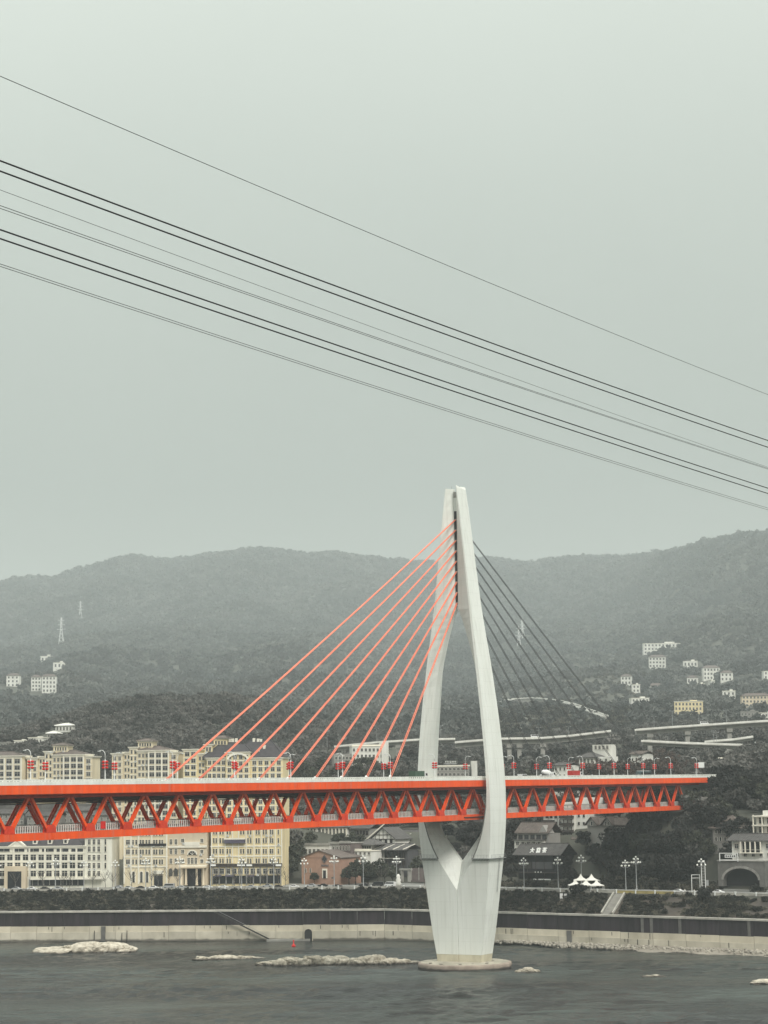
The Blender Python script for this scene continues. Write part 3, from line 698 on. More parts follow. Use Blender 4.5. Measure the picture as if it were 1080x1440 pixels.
# ------------------------------------------------------------------ bridge lamps with red lanterns
def bl(x, y, z): 
    c, s_ = cos(BR), sin(BR); return (TC[0]+x*c-y*s_, TC[1]+x*s_+y*c, z)
def make_bridge_lamp(label, group):
    t = thing('bridge_lamp', label, 'street lamp', (0, 0, 0), 0, group)
    mb = MB(); mb.tube([(0, 0, 0), (0, 0, .9), (0, 0, 1.0), (0, 0, 6.6)], [.17, .16, .12, .085], 8); mb.box(-.25, .25, -.25, .25, 0, .25); mb.build('pole', 'metal_white', t, True)
    mb = MB(); pts = [(0, 0, 6.5)]+[(0, 1.25-1.25*cos(a), 7.6+1.25*sin(a)) for a in np.linspace(0, radians(100), 8)]+[(0, 1.9, 8.72)]
    mb.tube(pts, [.085]*5+[.075]*5, 6); mb.build('arm', 'metal_white', t, True)
    mb = MB(); mb.box(-.16, .16, 1.5, 2.35, 8.55, 8.72); mb.box(-.11, .11, 1.6, 2.3, 8.5, 8.55); mb.build('lamp_head', 'metal_white', t)
    lm = MB(); lm.lathe([(.1, -.27), (.4, -.2), (.47, 0), (.4, .2), (.1, .27)], 10).lathe([(.12, .27), (.12, .34)], 8).lathe([(.12, -.34), (.12, -.27)], 8)
    me = lm.mesh('lantern', 'red', True)
    for k in range(3):
        mb = MB(); mb.tube([(0, -.5, 4.66+k*.75), (0, .5, 4.66+k*.75)], .035, 4); bk = mb.build('lantern_bracket', 'metal_white', t)
        for s_ in (-1, 1): obj('lantern', me, bk, (0, s_*.52, 4.3+k*.75))
    return t
ln = None; first = None
near_lab = 'white curved lamp post with red lanterns on the river-facing bridge edge'; far_lab = 'white curved lamp post with red lanterns on the bridge edge across the road'
lamp_s = []
for k in range(-5, 17): lamp_s.append(nodex(.35+k*1.88))
fixed = None
for s_ in lamp_s:
    if s_ > nodex(30): continue
    for sg in (-1, 1):
        if abs(s_) < 9: continue
        loc = bl(s_, sg*(EY-.75), ZT+.02); rz = BR+(0 if sg < 0 else pi)
        if first is None:
            first = make_bridge_lamp(near_lab, 'lamp posts on the river-facing bridge edge'); first.location = loc; first.rotation_euler = (0, 0, rz)
        else:
            dup(first, loc, rz, None, near_lab if sg < 0 else far_lab, 'lamp posts on the river-facing bridge edge' if sg < 0 else 'lamp posts on the far bridge edge')

# ------------------------------------------------------------------ vehicles
WHEEL = None
def wheel_mesh():
    global WHEEL
    if WHEEL is None:
        mb = MB(); n = 12
        prof = [(.33, -.1), (.35, 0), (.33, .1)]
        vs = [(r*cos(2*pi*k/n), t, r*sin(2*pi*k/n)) for r, t in prof for k in range(n)]
        fs = [(i*n+k, i*n+(k+1) % n, (i+1)*n+(k+1) % n, (i+1)*n+k) for i in range(2) for k in range(n)]+[list(range(n)), [2*n+k for k in range(n)][::-1]]
        mb.add(vs, fs); WHEEL = mb.mesh('wheel', 'tyre')
    return WHEEL
def make_car(label, group, paint, kind='car'):
    t = thing('car' if kind == 'car' else 'van', label, 'car' if kind == 'car' else 'van', (0, 0, 0), 0, group)
    if kind == 'car':
        L, Wd = 2.2, .88
        prof = [(-L, .35), (L, .35), (L+.02, .7), (L-.5, .92), (.95, 1.0), (.35, 1.44), (-1.0, 1.46), (-1.65, 1.05), (-L, 1.0)]
        win = [(.86, 1.0), (.36, 1.38), (-.98, 1.40), (-1.5, 1.05)]
    else:
        L, Wd = 2.5, .95
        prof = [(-L, .35), (L, .35), (L+.05, .9), (L-.35, 1.2), (L-.9, 2.05), (-L, 2.1)]
        win = [(L-.5, 1.22), (L-1.0, 1.9), (-L+.3, 1.9), (-L+.3, 1.25)]
    mb = MB(); mb.prism(prof, 1, -Wd, Wd); mb.build('body', paint, t)
    mb = MB(); mb.prism(win, 1, -Wd-.02, Wd+.02); mb.build('side_window', 'glass_dark', t)
    for x in (-L*.62, L*.62):
        for y in (-Wd, Wd): obj('wheel', wheel_mesh(), t, (x, y, .34))
    for y in (-.6, .6):
        mb = MB(); mb.box(L-.06, L+.05, y-.15, y+.15, .68, .8); mb.build('headlight', 'globe', t)
    return t
cars = {}
def car(kind, paint, loc, rz, label, group):
    k = (kind, paint)
    if k not in cars:
        t = make_car(label, group, paint, kind); t.location = loc; t.rotation_euler = (0, 0, rz); cars[k] = t
    else: t = dup(cars[k], loc, rz, None, label, group)
    return t
def bank_dir(x): return atan2(float(Yb(x+2)-Yb(x-2)), 4)
rr = random.Random(3)
PAL = [('paint_white', 'white'), ('paint_black', 'black'), ('paint_silver', 'silver')]
x = -205.
while x < 3:
    if rr.random() < .82:
        kind = 'van' if rr.random() < .2 else 'car'; p_, nm = PAL[rr.choice([0, 0, 1, 1, 2])]
        tt = rr.choice([34.6, 34.6, 42.0])
        car(kind, p_, (x, float(Yb(x))+tt, ROADZ+.01), bank_dir(x)+(pi if tt > 40 else 0), '%s %s on the riverside road before the old apartment buildings' % (nm, kind), '%s %ss on the riverside road by the buildings' % (nm, kind))
    x += rr.uniform(4.9, 7.0)
for px, p_, nm in ((668, 'paint_white', 'white'), (958, 'paint_white', 'white'), (1016, 'paint_white', 'white')):
    q = P(px, 1245, 880); x = P(px, 1245, float(Yb(q[0]))+36)[0]
    car('car', p_, (x, float(Yb(x))+36, ROADZ+.01), bank_dir(x), 'white car on the riverside road beyond the pylon', 'white cars on the road beyond the pylon')
def make_truck(name, label, cat, loc, rz, cab, body, mixer=False, bus=False):
    t = thing(name, label, cat, loc, rz)
    if bus:
        mb = MB(); mb.prism([(-5.4, .4), (5.4, .4), (5.5, 1.6), (5.3, 3.1), (-5.4, 3.1)], 1, -1.25, 1.25); mb.build('body', body, t)
        mb = MB(); mb.box(-5.1, 5.2, -1.27, 1.27, 1.5, 2.5); mb.build('window_band', 'glass_dark', t)
        mb = MB(); mb.box(-5.2, 5.2, -1.1, 1.1, 3.1, 3.25); mb.build('roof', 'paint_white', t); ws = (-3.4, 3.4)
    else:
        mb = MB(); mb.prism([(2.4, .6), (4.4, .6), (4.45, 1.7), (4.15, 2.8), (2.4, 2.85)], 1, -1.15, 1.15); mb.build('cab', cab, t)
        mb = MB(); mb.prism([(4.43, 1.75), (4.2, 2.55), (3.1, 2.55), (3.1, 1.75)], 1, -1.17, 1.17); mb.build('cab_window', 'glass_dark', t)
        mb = MB(); mb.box(-4.4, 2.4, -.9, .9, .75, 1.05); mb.build('chassis', 'tyre', t)
        if mixer:
            mb = MB(); pts = [(-4.3, 0, 3.0), (-3.4, 0, 2.75), (-1.6, 0, 2.4), (.8, 0, 2.2), (1.9, 0, 2.0)]; mb.tube(pts, [.45, .95, 1.3, 1.25, .7], 14); mb.build('mixer_drum', body, t, True)
        else:
            mb = MB(); mb.box(-4.4, 2.2, -1.2, 1.2, 1.06, 3.3); mb.build('cargo_box', body, t)
        ws = (-3.2, -2.1, 3.3)
    for x in ws:
        for y in (-1.1, 1.1): obj('wheel', wheel_mesh(), t, (x, y, .45), 0, 1.35)
    return t
def deck_at(px, y):     # point on the carriageway at local y seen in photo column px
    best = min(np.arange(-330, 240, .5), key=lambda s_: abs(projx(bl(s_, y, ZT+1))-px)); return best
def projx(q): v = np.array(q)-CP; return 540+F*(v@RT)/(v@FW)
for px, yy, nm, lab, cat, cab, body, mix, bus in (
    (588, -5, 'box_truck', 'small white truck with a green load beside the pylon on the bridge', 'truck', 'paint_white', 'paint_green', False, False),
    (770, -4, 'mixer_truck', 'white concrete mixer truck driving on the bridge deck', 'truck', 'paint_white', 'paint_white', True, False),
    (809, -4, 'box_truck', 'red truck with a white cargo box on the bridge deck', 'truck', 'paint_white', 'paint_red', False, False),
    (905, 3, 'bus', 'pale green bus with white roof near the far bridge end', 'bus', 'paint_white', 'glass_teal', False, True)):
    s_ = deck_at(px, yy); make_truck(nm, lab, cat, bl(s_, yy, ZT+.02), BR if yy < 0 else BR+pi, cab, body, mix, bus)
for px, yy, p_, lab, kd in ((735, -4, 'paint_white', 'white van on the bridge beside the pylon leg', 'van'), (690, 4, 'paint_silver', 'silver car on the bridge deck inside the pylon', 'car')):
    s_ = deck_at(px, yy); car(kd, p_, bl(s_, yy, ZT+.02), BR, lab, None)
s_ = deck_at(148, -TY+.2)
t = thing('red_sign_board', 'red square board hanging on the lower railing of the bridge', 'board', bl(nodex(2.45), -TY+1.0, zb1), BR)
mb = MB(); mb.box(-1.0, 1.0, -.12, .0, .35, 2.25); mb.build('panel', 'red', t); mb = MB(); mb.box(-1.05, 1.05, .02, .1, .3, .45).box(-1.05, 1.05, .02, .1, 2.1, 2.3); mb.build('bracket', 'metal_grey', t)

# ------------------------------------------------------------------ aerial ropeway ropes
RD = dv  # ropes run parallel to the bridge
def rope(pts, Z0, r, m, label, group):
    # plan line through column 0 at depth Z0, parallel to the bridge
    a = P(0, pts[0][1], Z0); ss = []; zs = []
    for px, py in pts:
        d = ray(px, py); # intersect the vertical plane through a along RD
        nn = np.array([RD[1], -RD[0], 0]); k = ((a-CP)@nn)/(d@nn); q = CP+d*k; ss.append((q-a)@RD); zs.append(q[2])
    c = np.polyfit(ss, zs, 2)
    L0, L1 = -45, ss[-1]+260
    mb = MB(); path = []
    for s_ in np.linspace(L0, L1, 70):
        q = a+RD*s_; path.append((q[0], q[1], float(np.polyval(c, s_))))
    o = mb.tube(path, r, 6).build('ropeway_cable', m, None, True)
    return tag(o, label, 'cable', group)
TKU = 'thick black ropeway cable of the upper pair in the sky'; TKL = 'thick black ropeway cable of the lower pair in the sky'
rope([(0,107),(480,311),(660,386),(1080,555)], 92, .018, 'rope_thin', 'lone thin grey wire crossing the sky above all other cables', None)
rope([(0,226),(480,405),(660,471),(1080,619.5)], 95, .042, 'rope', TKU, 'upper pair of thick cables')
rope([(0,240.5),(480,417),(660,482),(1080,629)], 96, .042, 'rope', TKU, 'upper pair of thick cables')
rope([(0,267),(480,444),(660,509.5),(1080,657)], 97, .013, 'rope_thin', 'single faint wire just under the upper pair of thick cables', None)
rope([(0,289),(480,457.5),(660,519.5),(1080,658.5)], 97, .017, 'rope_thin', 'thin hauling wire of the pair between the two thick cable pairs', 'middle pair of thin wires')
rope([(0,293),(480,459.5),(660,521.5),(1080,659.8)], 98, .017, 'rope_thin', 'thin hauling wire of the pair between the two thick cable pairs', 'middle pair of thin wires')
rope([(0,323),(480,487),(660,548.5),(1080,686.5)], 108, .045, 'rope', TKL, 'lower pair of thick cables')
rope([(0,335.5),(480,497.5),(660,557.5),(1080,694)], 109, .045, 'rope', TKL, 'lower pair of thick cables')
rope([(0,371),(480,528),(660,585),(1080,714.5)], 110, .018, 'rope_thin', 'thin wire of the lowest pair under all thick cables', 'lowest pair of thin wires')
rope([(0,374.5),(480,530.5),(660,588),(1080,717)], 111, .018, 'rope_thin', 'thin wire of the lowest pair under all thick cables', 'lowest pair of thin wires')

def projz(x, y, z): v = np.array([x, y, z])-CP; return 720-F*(v@UP)/(v@FW)
# ------------------------------------------------------------------ buildings
WC = {}
def win_mesh(w, h, style):
    k = (round(w, 1), round(h, 1), style)
    if k not in WC:
        w, h = k[0], k[1]; mb = MB(); f = min(.16, w*.12)
        frame, glass = {'cream': ('trim', 'glass_grey'), 'white': ('trim', 'glass_dark'), 'dark': ('frame', 'glass_dark'), 'grey': ('frame', 'glass_grey'), 'timber': ('timber', 'glass_dark'), 'black': ('timber', 'glass_grey')}[style]
        mb.box(-w/2, w/2, -.05, .12, 0, h, 1)
        mb.box(-w/2-f, -w/2, -.22, .12, 0, h, 0); mb.box(w/2, w/2+f, -.22, .12, 0, h, 0)
        mb.box(-w/2-f, w/2+f, -.22, .12, h, h+f, 0); mb.box(-w/2-f*1.6, w/2+f*1.6, -.32, .12, -f, 0, 0)
        if w > .9: mb.box(-f*.3, f*.3, -.10, .02, 0, h, 0)
        if h > 1.6: mb.box(-w/2, w/2, -.09, .02, h*.66, h*.66+f*.5, 0)
        WC[k] = mb.mesh('window', [frame, glass])
    return WC[k]
AC = .0
ACM = []
def ac_mesh():
    if not ACM:
        mb = MB(); mb.box(-.5, .5, -.55, -.1, 0, .7, 0); mb.lathe([(.28, 0), (.28, .01)], 8, (0, 0, 0), 1); mb.v[8:] = [(v[0]-.1, -.56-v[2], .35+v[1]) for v in mb.v[8:]]; ACM.append(mb.mesh('air_conditioner', ['metal_white', 'metal_grey']))
    return ACM[0]
class B:
    """a building; everything is given in photo pixels on its facade plane and turned into metres there"""
    def __init__(s, name, label, pxc, pyb, Z, rz=0, cat='building', group=None):
        s.rz = rz; q = P(pxc, pyb, Z); s.c = q; s.px = Z/F
        s.o = thing(name, label, cat, tuple(q), rz, group); s.ux = np.array([cos(rz), sin(rz), 0]); s.nn = np.array([-sin(rz), cos(rz), 0])
        EXCL.append((q[0], q[1]))
    def pt(s, px, py):
        d = ray(px, py); k = ((s.c-CP)@s.nn)/(d@s.nn); q = CP+d*k-s.c; return float(q@s.ux), float(q[2])
    def clear(s, x0, x1, dep):
        for u in np.arange(x0, x1, 7.):
            for v in np.arange(-9, dep, 7.): EXCL.append(tuple((s.c+s.ux*u+s.nn*v)[:2]))
    def wall(s, px0, px1, pyt, m, pyb=None, y=0., dep=14., down=7., name='wall', cornice=None, ch=2.0, parapet=0):
        x0, z1 = s.pt(px0, pyt); x1, z2 = s.pt(px1, pyt); z1 = (z1+z2)/2; z0 = -down if pyb is None else s.pt((px0+px1)/2, pyb)[1]
        mb = MB(); mb.box(x0, x1, y, y+dep, z0, z1); w = mb.build(name, m, s.o)
        if cornice:
            c = ch*s.px; mb = MB(); mb.box(x0-.45, x1+.45, y-.5, y+dep+.4, z1-c*.6, z1-.02); mb.box(x0-.7, x1+.7, y-.8, y+dep+.6, z1, z1+c*.4); mb.build('cornice', cornice, s.o)
        s.clear(x0, x1, dep); return w
    def wins(s, px0, px1, n, pys, w, h, style='cream', y=0., skip=()):
        me = win_mesh(w*s.px, h*s.px, style)
        for j, py in enumerate(pys):
            for i in range(n):
                if (i, j) in skip: continue
                px = px0+(px1-px0)*((i+.5)/n); x, z = s.pt(px, py); obj('window', me, s.o, (x, y, z-h*s.px/2))
                if AC and random.random() < AC: obj('air_conditioner', ac_mesh(), s.o, (x+random.choice((-1, 1))*w*s.px*.3, y-.1, z-h*s.px/2-1.0))
    def band(s, px0, px1, py, h, m, y=0., out=.3, name='string_course'):
        x0, z = s.pt(px0, py); x1, z2 = s.pt(px1, py); z = (z+z2)/2; mb = MB(); mb.box(x0, x1, y-out, y+.1, z-h*s.px/2, z+h*s.px/2); return mb.build(name, m, s.o)
    def pil(s, pxs, pyt, pyb, w, m, y=0., out=.35):
        for px in pxs:
            x, z1 = s.pt(px, pyt); _, z0 = s.pt(px, pyb); mb = MB(); mb.box(x-w*s.px/2, x+w*s.px/2, y-out, y+.1, z0, z1); mb.build('pilaster', m, s.o)
    def box(s, px0, px1, pyt, pyb, m, y0, y1, name):
        x0, z1 = s.pt(px0, pyt); x1, z0 = s.pt(px1, pyb); mb = MB(); mb.box(x0, x1, y0, y1, z0, z1); return mb.build(name, m, s.o)
    def roof(s, px0, px1, pye, pyr, m, kind='hip', y=0., dep=14., over=.8, name='roof', ridge=None):
        x0, ze = s.pt(px0, pye); x1, z2 = s.pt(px1, pye); ze = (ze+z2)/2; zr = s.pt((px0+px1)/2, pyr)[1]; x0 -= over; x1 += over; ya = y-over; yb = y+dep+over; ym = (ya+yb)/2; th = .28
        mb = MB()
        if kind == 'hip':
            k = min((x1-x0)*.42, dep*.5); r0 = (x0+k, ym, zr); r1 = (x1-k, ym, zr)
            if ridge: r0 = (s.pt(ridge[0], pyr)[0], ym, zr); r1 = (s.pt(ridge[1], pyr)[0], ym, zr)
            mb.add([(x0,ya,ze),(x1,ya,ze),(x1,yb,ze),(x0,yb,ze),r0,r1,(x0,ya,ze-th),(x1,ya,ze-th),(x1,yb,ze-th),(x0,yb,ze-th)],
                   [(0,1,5,4),(1,2,5),(2,3,4,5),(3,0,4),(6,7,1,0),(7,8,2,1),(8,9,3,2),(9,6,0,3),(9,8,7,6)])
            for a, b in ((r0, r1), (r0, (x0, ya, ze)), (r1, (x1, ya, ze))): mb.beam((a[0], a[1], a[2]+.05), (b[0], b[1], b[2]+.05), .35, .3)
        elif kind == 'gx':     # ridge parallel to the facade
            mb.prism([(ya, ze-th), (ym, zr-th), (yb, ze-th), (yb, ze), (ym, zr), (ya, ze)], 0, x0, x1)
            mb.beam((x0, ym, zr+.1), (x1, ym, zr+.1), .4, .35)
            nrib = int((x1-x0)/1.1)
            for i in range(nrib+1):
                xx = x0+(x1-x0)*i/nrib; mb.beam((xx, ya, ze+.05), (xx, ym, zr+.05), .16, .14)
        else:                  # 'gy': gable to the front
            xm = (x0+x1)/2 if not ridge else s.pt(ridge[0], pyr)[0]
            mb.prism([(x0, ze-th), (xm, zr-th), (x1, ze-th), (x1, ze+.05), (xm, zr+.05), (x0, ze+.05)], 1, ya, yb)
        return mb.build(name, m, s.o)
    def gable(s, px0, px1, pye, pyr, m, y=0., dep=13., apex=None):
        x0, ze = s.pt(px0, pye); x1, _ = s.pt(px1, pye); xm = (x0+x1)/2 if apex is None else s.pt(apex, pyr)[0]; zr = s.pt((px0+px1)/2, pyr)[1]
        mb = MB(); mb.prism([(x0, ze-.3), (x1, ze-.3), (x1, ze), (xm, zr-.1), (x0, ze)], 1, y, y+dep); return mb.build('gable_wall', m, s.o)
RZL = bank_dir(-60)

AC = .10
# --- white office building with slate mansard
b = B('white_building', 'long white building with slate mansard roof, dormers and big square windows', 60, 1246, 940, RZL)
b.wall(-48, 119, 1191, 'wall_ivory', cornice='trim', ch=3)
b.wall(119, 157, 1177, 'wall_ivory', y=.4, cornice='trim', ch=2.5, dep=13)
b.wins(-46, 119, 8, [1195.6], 17, 4.2, 'white')
b.wins(-46.5, 118.5, 15, [1205.8, 1217.2, 1228.6], 7.6, 7.6, 'white')
b.wins(122, 142, 3, [1184, 1194, 1205.8, 1217.2, 1228.6], 3.6, 7.2, 'white', .4); b.wins(143, 153, 1, [1184, 1194, 1205.8, 1217.2], 2.4, 7.4, 'white', .4)
for py in (1200.2, 1211.5, 1223): b.band(-48, 119, py, 2.0, 'trim')
b.pil(np.linspace(-46.5, 118.5, 16)[::2], 1192, 1234, 2.2, 'trim')
b.roof(-48, 116, 1189, 1171, 'roof_slate', 'hip', dep=13, over=.5)
for px in (49, 70, 92):
    x, z = b.pt(px, 1187); k = b.px; mb = MB()
    mb.box(x-3.3*k, x+3.3*k, .2, 5, z, z+6*k, 0); mb.prism([(x-4.3*k, z+6*k), (x+4.3*k, z+6*k), (x, z+9.5*k)], 1, .0, 5, 0); mb.box(x-1.7*k, x+1.7*k, .1, 1, z+1.6*k, z+5.6*k, 1)
    mb.build('dormer', ['trim', 'glass_dark'], b.o)
x, z = b.pt(25, 1190); k = b.px; mb = MB(); mb.prism([(x-12*k, z), (x+12*k, z), (x, z+8*k)], 1, -.6, 6); mb.prism([(x-13.2*k, z+.2), (x-12*k, z-.5), (x, z+7.2*k), (x, z+8.8*k)], 1, -.9, 6); mb.prism([(x+12*k, z-.5), (x+13.2*k, z+.2), (x, z+8.8*k), (x, z+7.2*k)], 1, -.9, 6); mb.build('pediment', 'trim', b.o)
b.box(9, 39, 1218, 1250, 'wall_beige', -3.2, -.3, 'porch'); b.box(14, 33, 1225, 1249, 'glass_dark', -3.3, -3.1, 'entrance_door')
b.box(41, 118, 1236.5, 1245, 'glass_dark', -.35, .1, 'shopfront'); b.box(44, 146, 1234.6, 1236.2, 'trim', -2.2, -.1, 'shop_canopy'); b.box(-46, 8, 1236.5, 1245, 'glass_dark', -.35, .1, 'shopfront')
for px in np.arange(46, 118, 8.): b.box(px-.6, px+.6, 1236.6, 1246, 'wall_grey', -.45, 0, 'shop_pier')

# --- cream neoclassical building
b = B('cream_building', 'cream neoclassical building with paired windows and arched ground floor', 205, 1245, 936, RZL)
b.wall(174, 236, 1164, 'wall_cream', cornice='trim', ch=3)
for px0, px1, n in ((185, 194, 2), (196, 203, 2), (204, 212, 2), (215, 222, 2), (223, 230, 2)):
    b.wins(px0, px1, n, [1172, 1184.5, 1198, 1212], 2.4, 6.4, 'cream')
b.wins(176, 184, 1, [1184.5, 1198, 1212], 5.5, 6.4, 'cream')
for py in (1191, 1205, 1219): b.band(174, 236, py, 1.6, 'trim')
b.pil((175, 184.5, 195, 213.5, 234.5), 1166, 1243, 1.8, 'trim')
for px in (188, 199, 207):     # arched ground-floor openings
    x, z = b.pt(px, 1241); k = b.px; r_ = 2.3*k; hh = 13*k; poly = [(x-r_, z), (x-r_, z+hh)]+[(x+r_*cos(a), z+hh+r_*sin(a)) for a in np.linspace(pi, 0, 8)[1:-1]]+[(x+r_, z+hh), (x+r_, z)]
    mb = MB(); mb.prism(poly, 1, -.2, .15); mb.build('arched_window', 'glass_grey', b.o)
    mb = MB()
    for p_, q_ in zip(poly[:-1], poly[1:]): mb.beam((p_[0], -.2, p_[1]), (q_[0], -.2, q_[1]), .35, .35)
    mb.build('arch_surround', 'trim', b.o)
b.box(217, 229, 1231, 1246, 'glass_dark', -.4, .1, 'shopfront'); b.box(216, 230, 1224, 1229, 'trim', -.6, 0, 'sign_band')
x0, z0 = b.pt(205, 1184); b.box(196, 234, 1186.5, 1189, 'wall_black', -.9, 0, 'balcony_planter')
# --- portal building
b = B('portal_building', 'beige building with tall arched window over a columned portal', 264, 1244, 935, RZL)
b.wall(236.5, 291.5, 1168, 'wall_beige', cornice='trim', ch=3)
b.wins(237, 251, 2, [1184, 1197.5, 1211], 3.6, 7, 'cream'); b.wins(254, 260, 1, [1182, 1197.5, 1211], 4, 5, 'cream'); b.wins(281, 287, 1, [1182, 1197.5, 1211], 4, 5, 'cream')
for px in (240, 247.5):
    x, z = b.pt(px, 1232); k = b.px; r_ = 2.6*k; hh = 8*k; poly = [(x-r_, z), (x-r_, z+hh)]+[(x+r_*cos(a), z+hh+r_*sin(a)) for a in np.linspace(pi, 0, 8)[1:-1]]+[(x+r_, z+hh), (x+r_, z)]
    mb = MB(); mb.prism(poly, 1, -.2, .15); mb.build('arched_window', 'glass_grey', b.o)
x, z = b.pt(270.5, 1202); k = b.px; r_ = 6.4*k; poly = [(x+r_*cos(a), z+r_*sin(a)*.95) for a in np.linspace(pi, 0, 13)]
mb = MB(); mb.prism(poly, 1, -.25, .15); mb.build('fan_window', 'glass_dark', b.o)
mb = MB()
for p_, q_ in zip(poly[:-1], poly[1:]): mb.beam((p_[0], -.3, p_[1]), (q_[0], -.3, q_[1]), .5, .5)
for a in (45, 90, 135): mb.beam((x, -.28, z), (x+r_*cos(radians(a)), -.28, z+r_*sin(radians(a))*.95), .15, .15)
mb.build('arch_surround', 'trim', b.o)
b.wins(263, 278, 3, [1210.5], 3.4, 8.5, 'cream'); b.band(252, 291, 1217.5, 2.2, 'trim', out=.9); b.band(236, 291, 1190.5, 3, 'trim', out=.6); b.box(260, 281, 1184, 1189, 'trim', -.7, 0, 'carved_panel')
b.box(259, 283, 1222, 1246, 'wall_black', -.2, .1, 'portal_opening')
for px in (256, 262.5, 277.5, 287): 
    x, z1 = b.pt(px, 1219); _, z0 = b.pt(px, 1245); mb = MB(); mb.lathe([(.75, z0), (.75, z0+.5), (.55, z0+.6), (.5, z1-.6), (.72, z1-.4), (.72, z1)], 12, (x, -1.4, 0)); mb.build('column', 'wall_beige', b.o, True)
b.box(252, 291, 1218.6, 1220.5, 'wall_beige', -2.2, 0, 'entablature')
# --- yellow building with shops
b = B('yellow_building', 'pale yellow building with dark shop fascia along its ground floor', 347, 1243, 932, RZL)
b.wall(296.5, 397, 1152, 'wall_yellow', cornice='trim', ch=3, dep=15)
cols = [(299, 306), (308, 315.5), (318, 325.5), (337, 344.5), (347, 354.5), (359, 366), (369, 376), (379, 385)]
for c in cols: b.wins(c[0], c[1], 2, [1170, 1182, 1197, 1210.5], 2.3, 6.6, 'cream')
b.wins(388, 395, 1, [1170, 1182, 1197, 1210.5], 1.8, 6.6, 'cream')
for py in (1190, 1204): b.band(296, 397, py, 1.6, 'trim')
b.pil((297.5, 307, 316.8, 327, 335.5, 346, 357, 367.5, 377.5, 387, 396), 1154, 1214, 1.3, 'trim')
b.box(316, 345, 1180.5, 1185.5, 'awning_purple', -1.6, 0, 'balcony'); b.box(316, 345, 1178.6, 1180.3, 'trim', -1.7, -1.4, 'balcony_rail')
b.band(296, 397, 1216.6, 4.2, 'timber', out=.7, name='shop_fascia')
b.wins(299, 395, 11, [1225], 6, 7, 'dark'); b.box(300, 395, 1231.5, 1242, 'glass_dark', -.4, .1, 'shopfront')
for px in np.arange(299, 397, 9.6): b.box(px-.9, px+.9, 1219, 1244, 'wall_grey', -.5, 0, 'shop_pier')
for px0, px1 in ((296.5, 304), (334, 345), (347, 355), (388, 396)): b.box(px0, px1, 1215.4, 1217.8, 'sign_text', -.85, -.69, 'shop_sign')
for px0, px1 in ((303, 312), (318, 330), (349, 358)): b.box(px0, px1, 1230.5, 1232.5, 'awning_purple', -2.2, -.4, 'awning')
# --- residential blocks above
def block(name, label, px0, off, dy, Z, base, rowsN, last=129):
    b = B(name, label, px0+45+off-off, base, Z, RZL)
    def s_(a, c, top, y, dep, n, w, h, style='grey', rows=rowsN, roof=None):
        a += off; c += off; top += dy
        b.wall(a, c, top, 'wall_cream', y=y, dep=dep, cornice='trim', ch=2.2, down=9)
        b.wins(a+.6, c-.6, n, [top+6.5+9*k for k in range(rows)], w, h, style, y)
        for k in range(rows): b.band(a, c, top+2.6+9*k, 1.0, 'trim', y, .25)
    s_(37, 52, 1066, 1.2, 15, 2, 3.6, 5.2); s_(52, 62, 1064, 3, 12, 2, 2.3, 4.6); s_(61, 72.5, 1057, 2, 12, 2, 2.3, 5); s_(72.5, 89, 1062, 1.5, 14, 3, 3.0, 4.8); s_(89, 118, 1061.5, 0, 16, 3, 7.0, 5.8, 'dark'); s_(118, last, 1064, 1.0, 14, 1, 5.6, 5.2)
    b.wall(71+off, 91+off, 1048+dy, 'wall_cream', pyb=1062+dy, y=5, dep=9, cornice='trim', ch=2.5, name='turret'); b.wins(72+off, 90+off, 5, [1053+dy], 2.0, 4.2, 'grey', 5)
    b.roof(71+off, 91+off, 1047.2+dy, 1044+dy, 'tile_brown', 'hip', y=5, dep=9, over=1.0)
    b.roof(74+off, 118+off, 1060+dy, 1054.5+dy, 'tile_brown', 'hip', y=1.5, dep=13, over=.2)
    b.pil([89.5+off, 98.5+off, 108+off, 117.5+off], 1062+dy, 1062+dy+rowsN*9, 1.6, 'trim', 0, .5)
    return b
block('apartment_block', 'cream apartment block with turret, left of the dark wooded gap', 38, 0, 0, 1003, 1130, 7)
block('apartment_block', 'cream apartment block with turret, right of the dark wooded gap', 157, 119.5, -6, 972, 1240, 12, 130)
b = B('apartment_block', 'cream apartment block with stacked windows, furthest from the pylon', 5, 1130, 1003, RZL)
b.wall(-66, 31, 1064, 'wall_cream', cornice='trim', ch=2.2); b.wins(-62, 30, 8, [1070.5+9*k for k in range(7)], 7.4, 5.8, 'dark'); b.pil(np.linspace(-64, 30, 9), 1066, 1128, 1.6, 'trim', 0, .5)
for k in range(7): b.band(-66, 31, 1066.5+9*k, 1.0, 'trim', 0, .25)
b.roof(-66, 31, 1062.5, 1057, 'tile_brown', 'hip', dep=14, over=.2)
b = B('apartment_block', 'yellow apartment block with dark hipped roofs and arched bay', 326, 1240, 958, RZL)
for a, c, top, y, n, w, h, st in ((256.5, 276, 1054, 2, 2, 6, 5.4, 'dark'), (276, 287, 1060, 3, 2, 2.6, 4.6, 'grey'), (286, 296.5, 1047, 3, 2, 2.6, 5, 'grey'), (290, 318, 1066, .8, 4, 4.2, 5.4, 'dark'), (318, 352, 1058, -.6, 4, 4.4, 5.6, 'dark'), (352, 397, 1066, .8, 5, 5, 5.4, 'grey')):
    b.wall(a, c, top, 'wall_yellow', y=y, dep=16, cornice='trim', ch=2.2)
    b.wins(a+1, c-1, n, [top+6.5+9.2*k for k in range(11)], w, h, st, y)
    for k in range(11): b.band(a, c, top+2.7+9.2*k, 1.0, 'trim', y, .25)
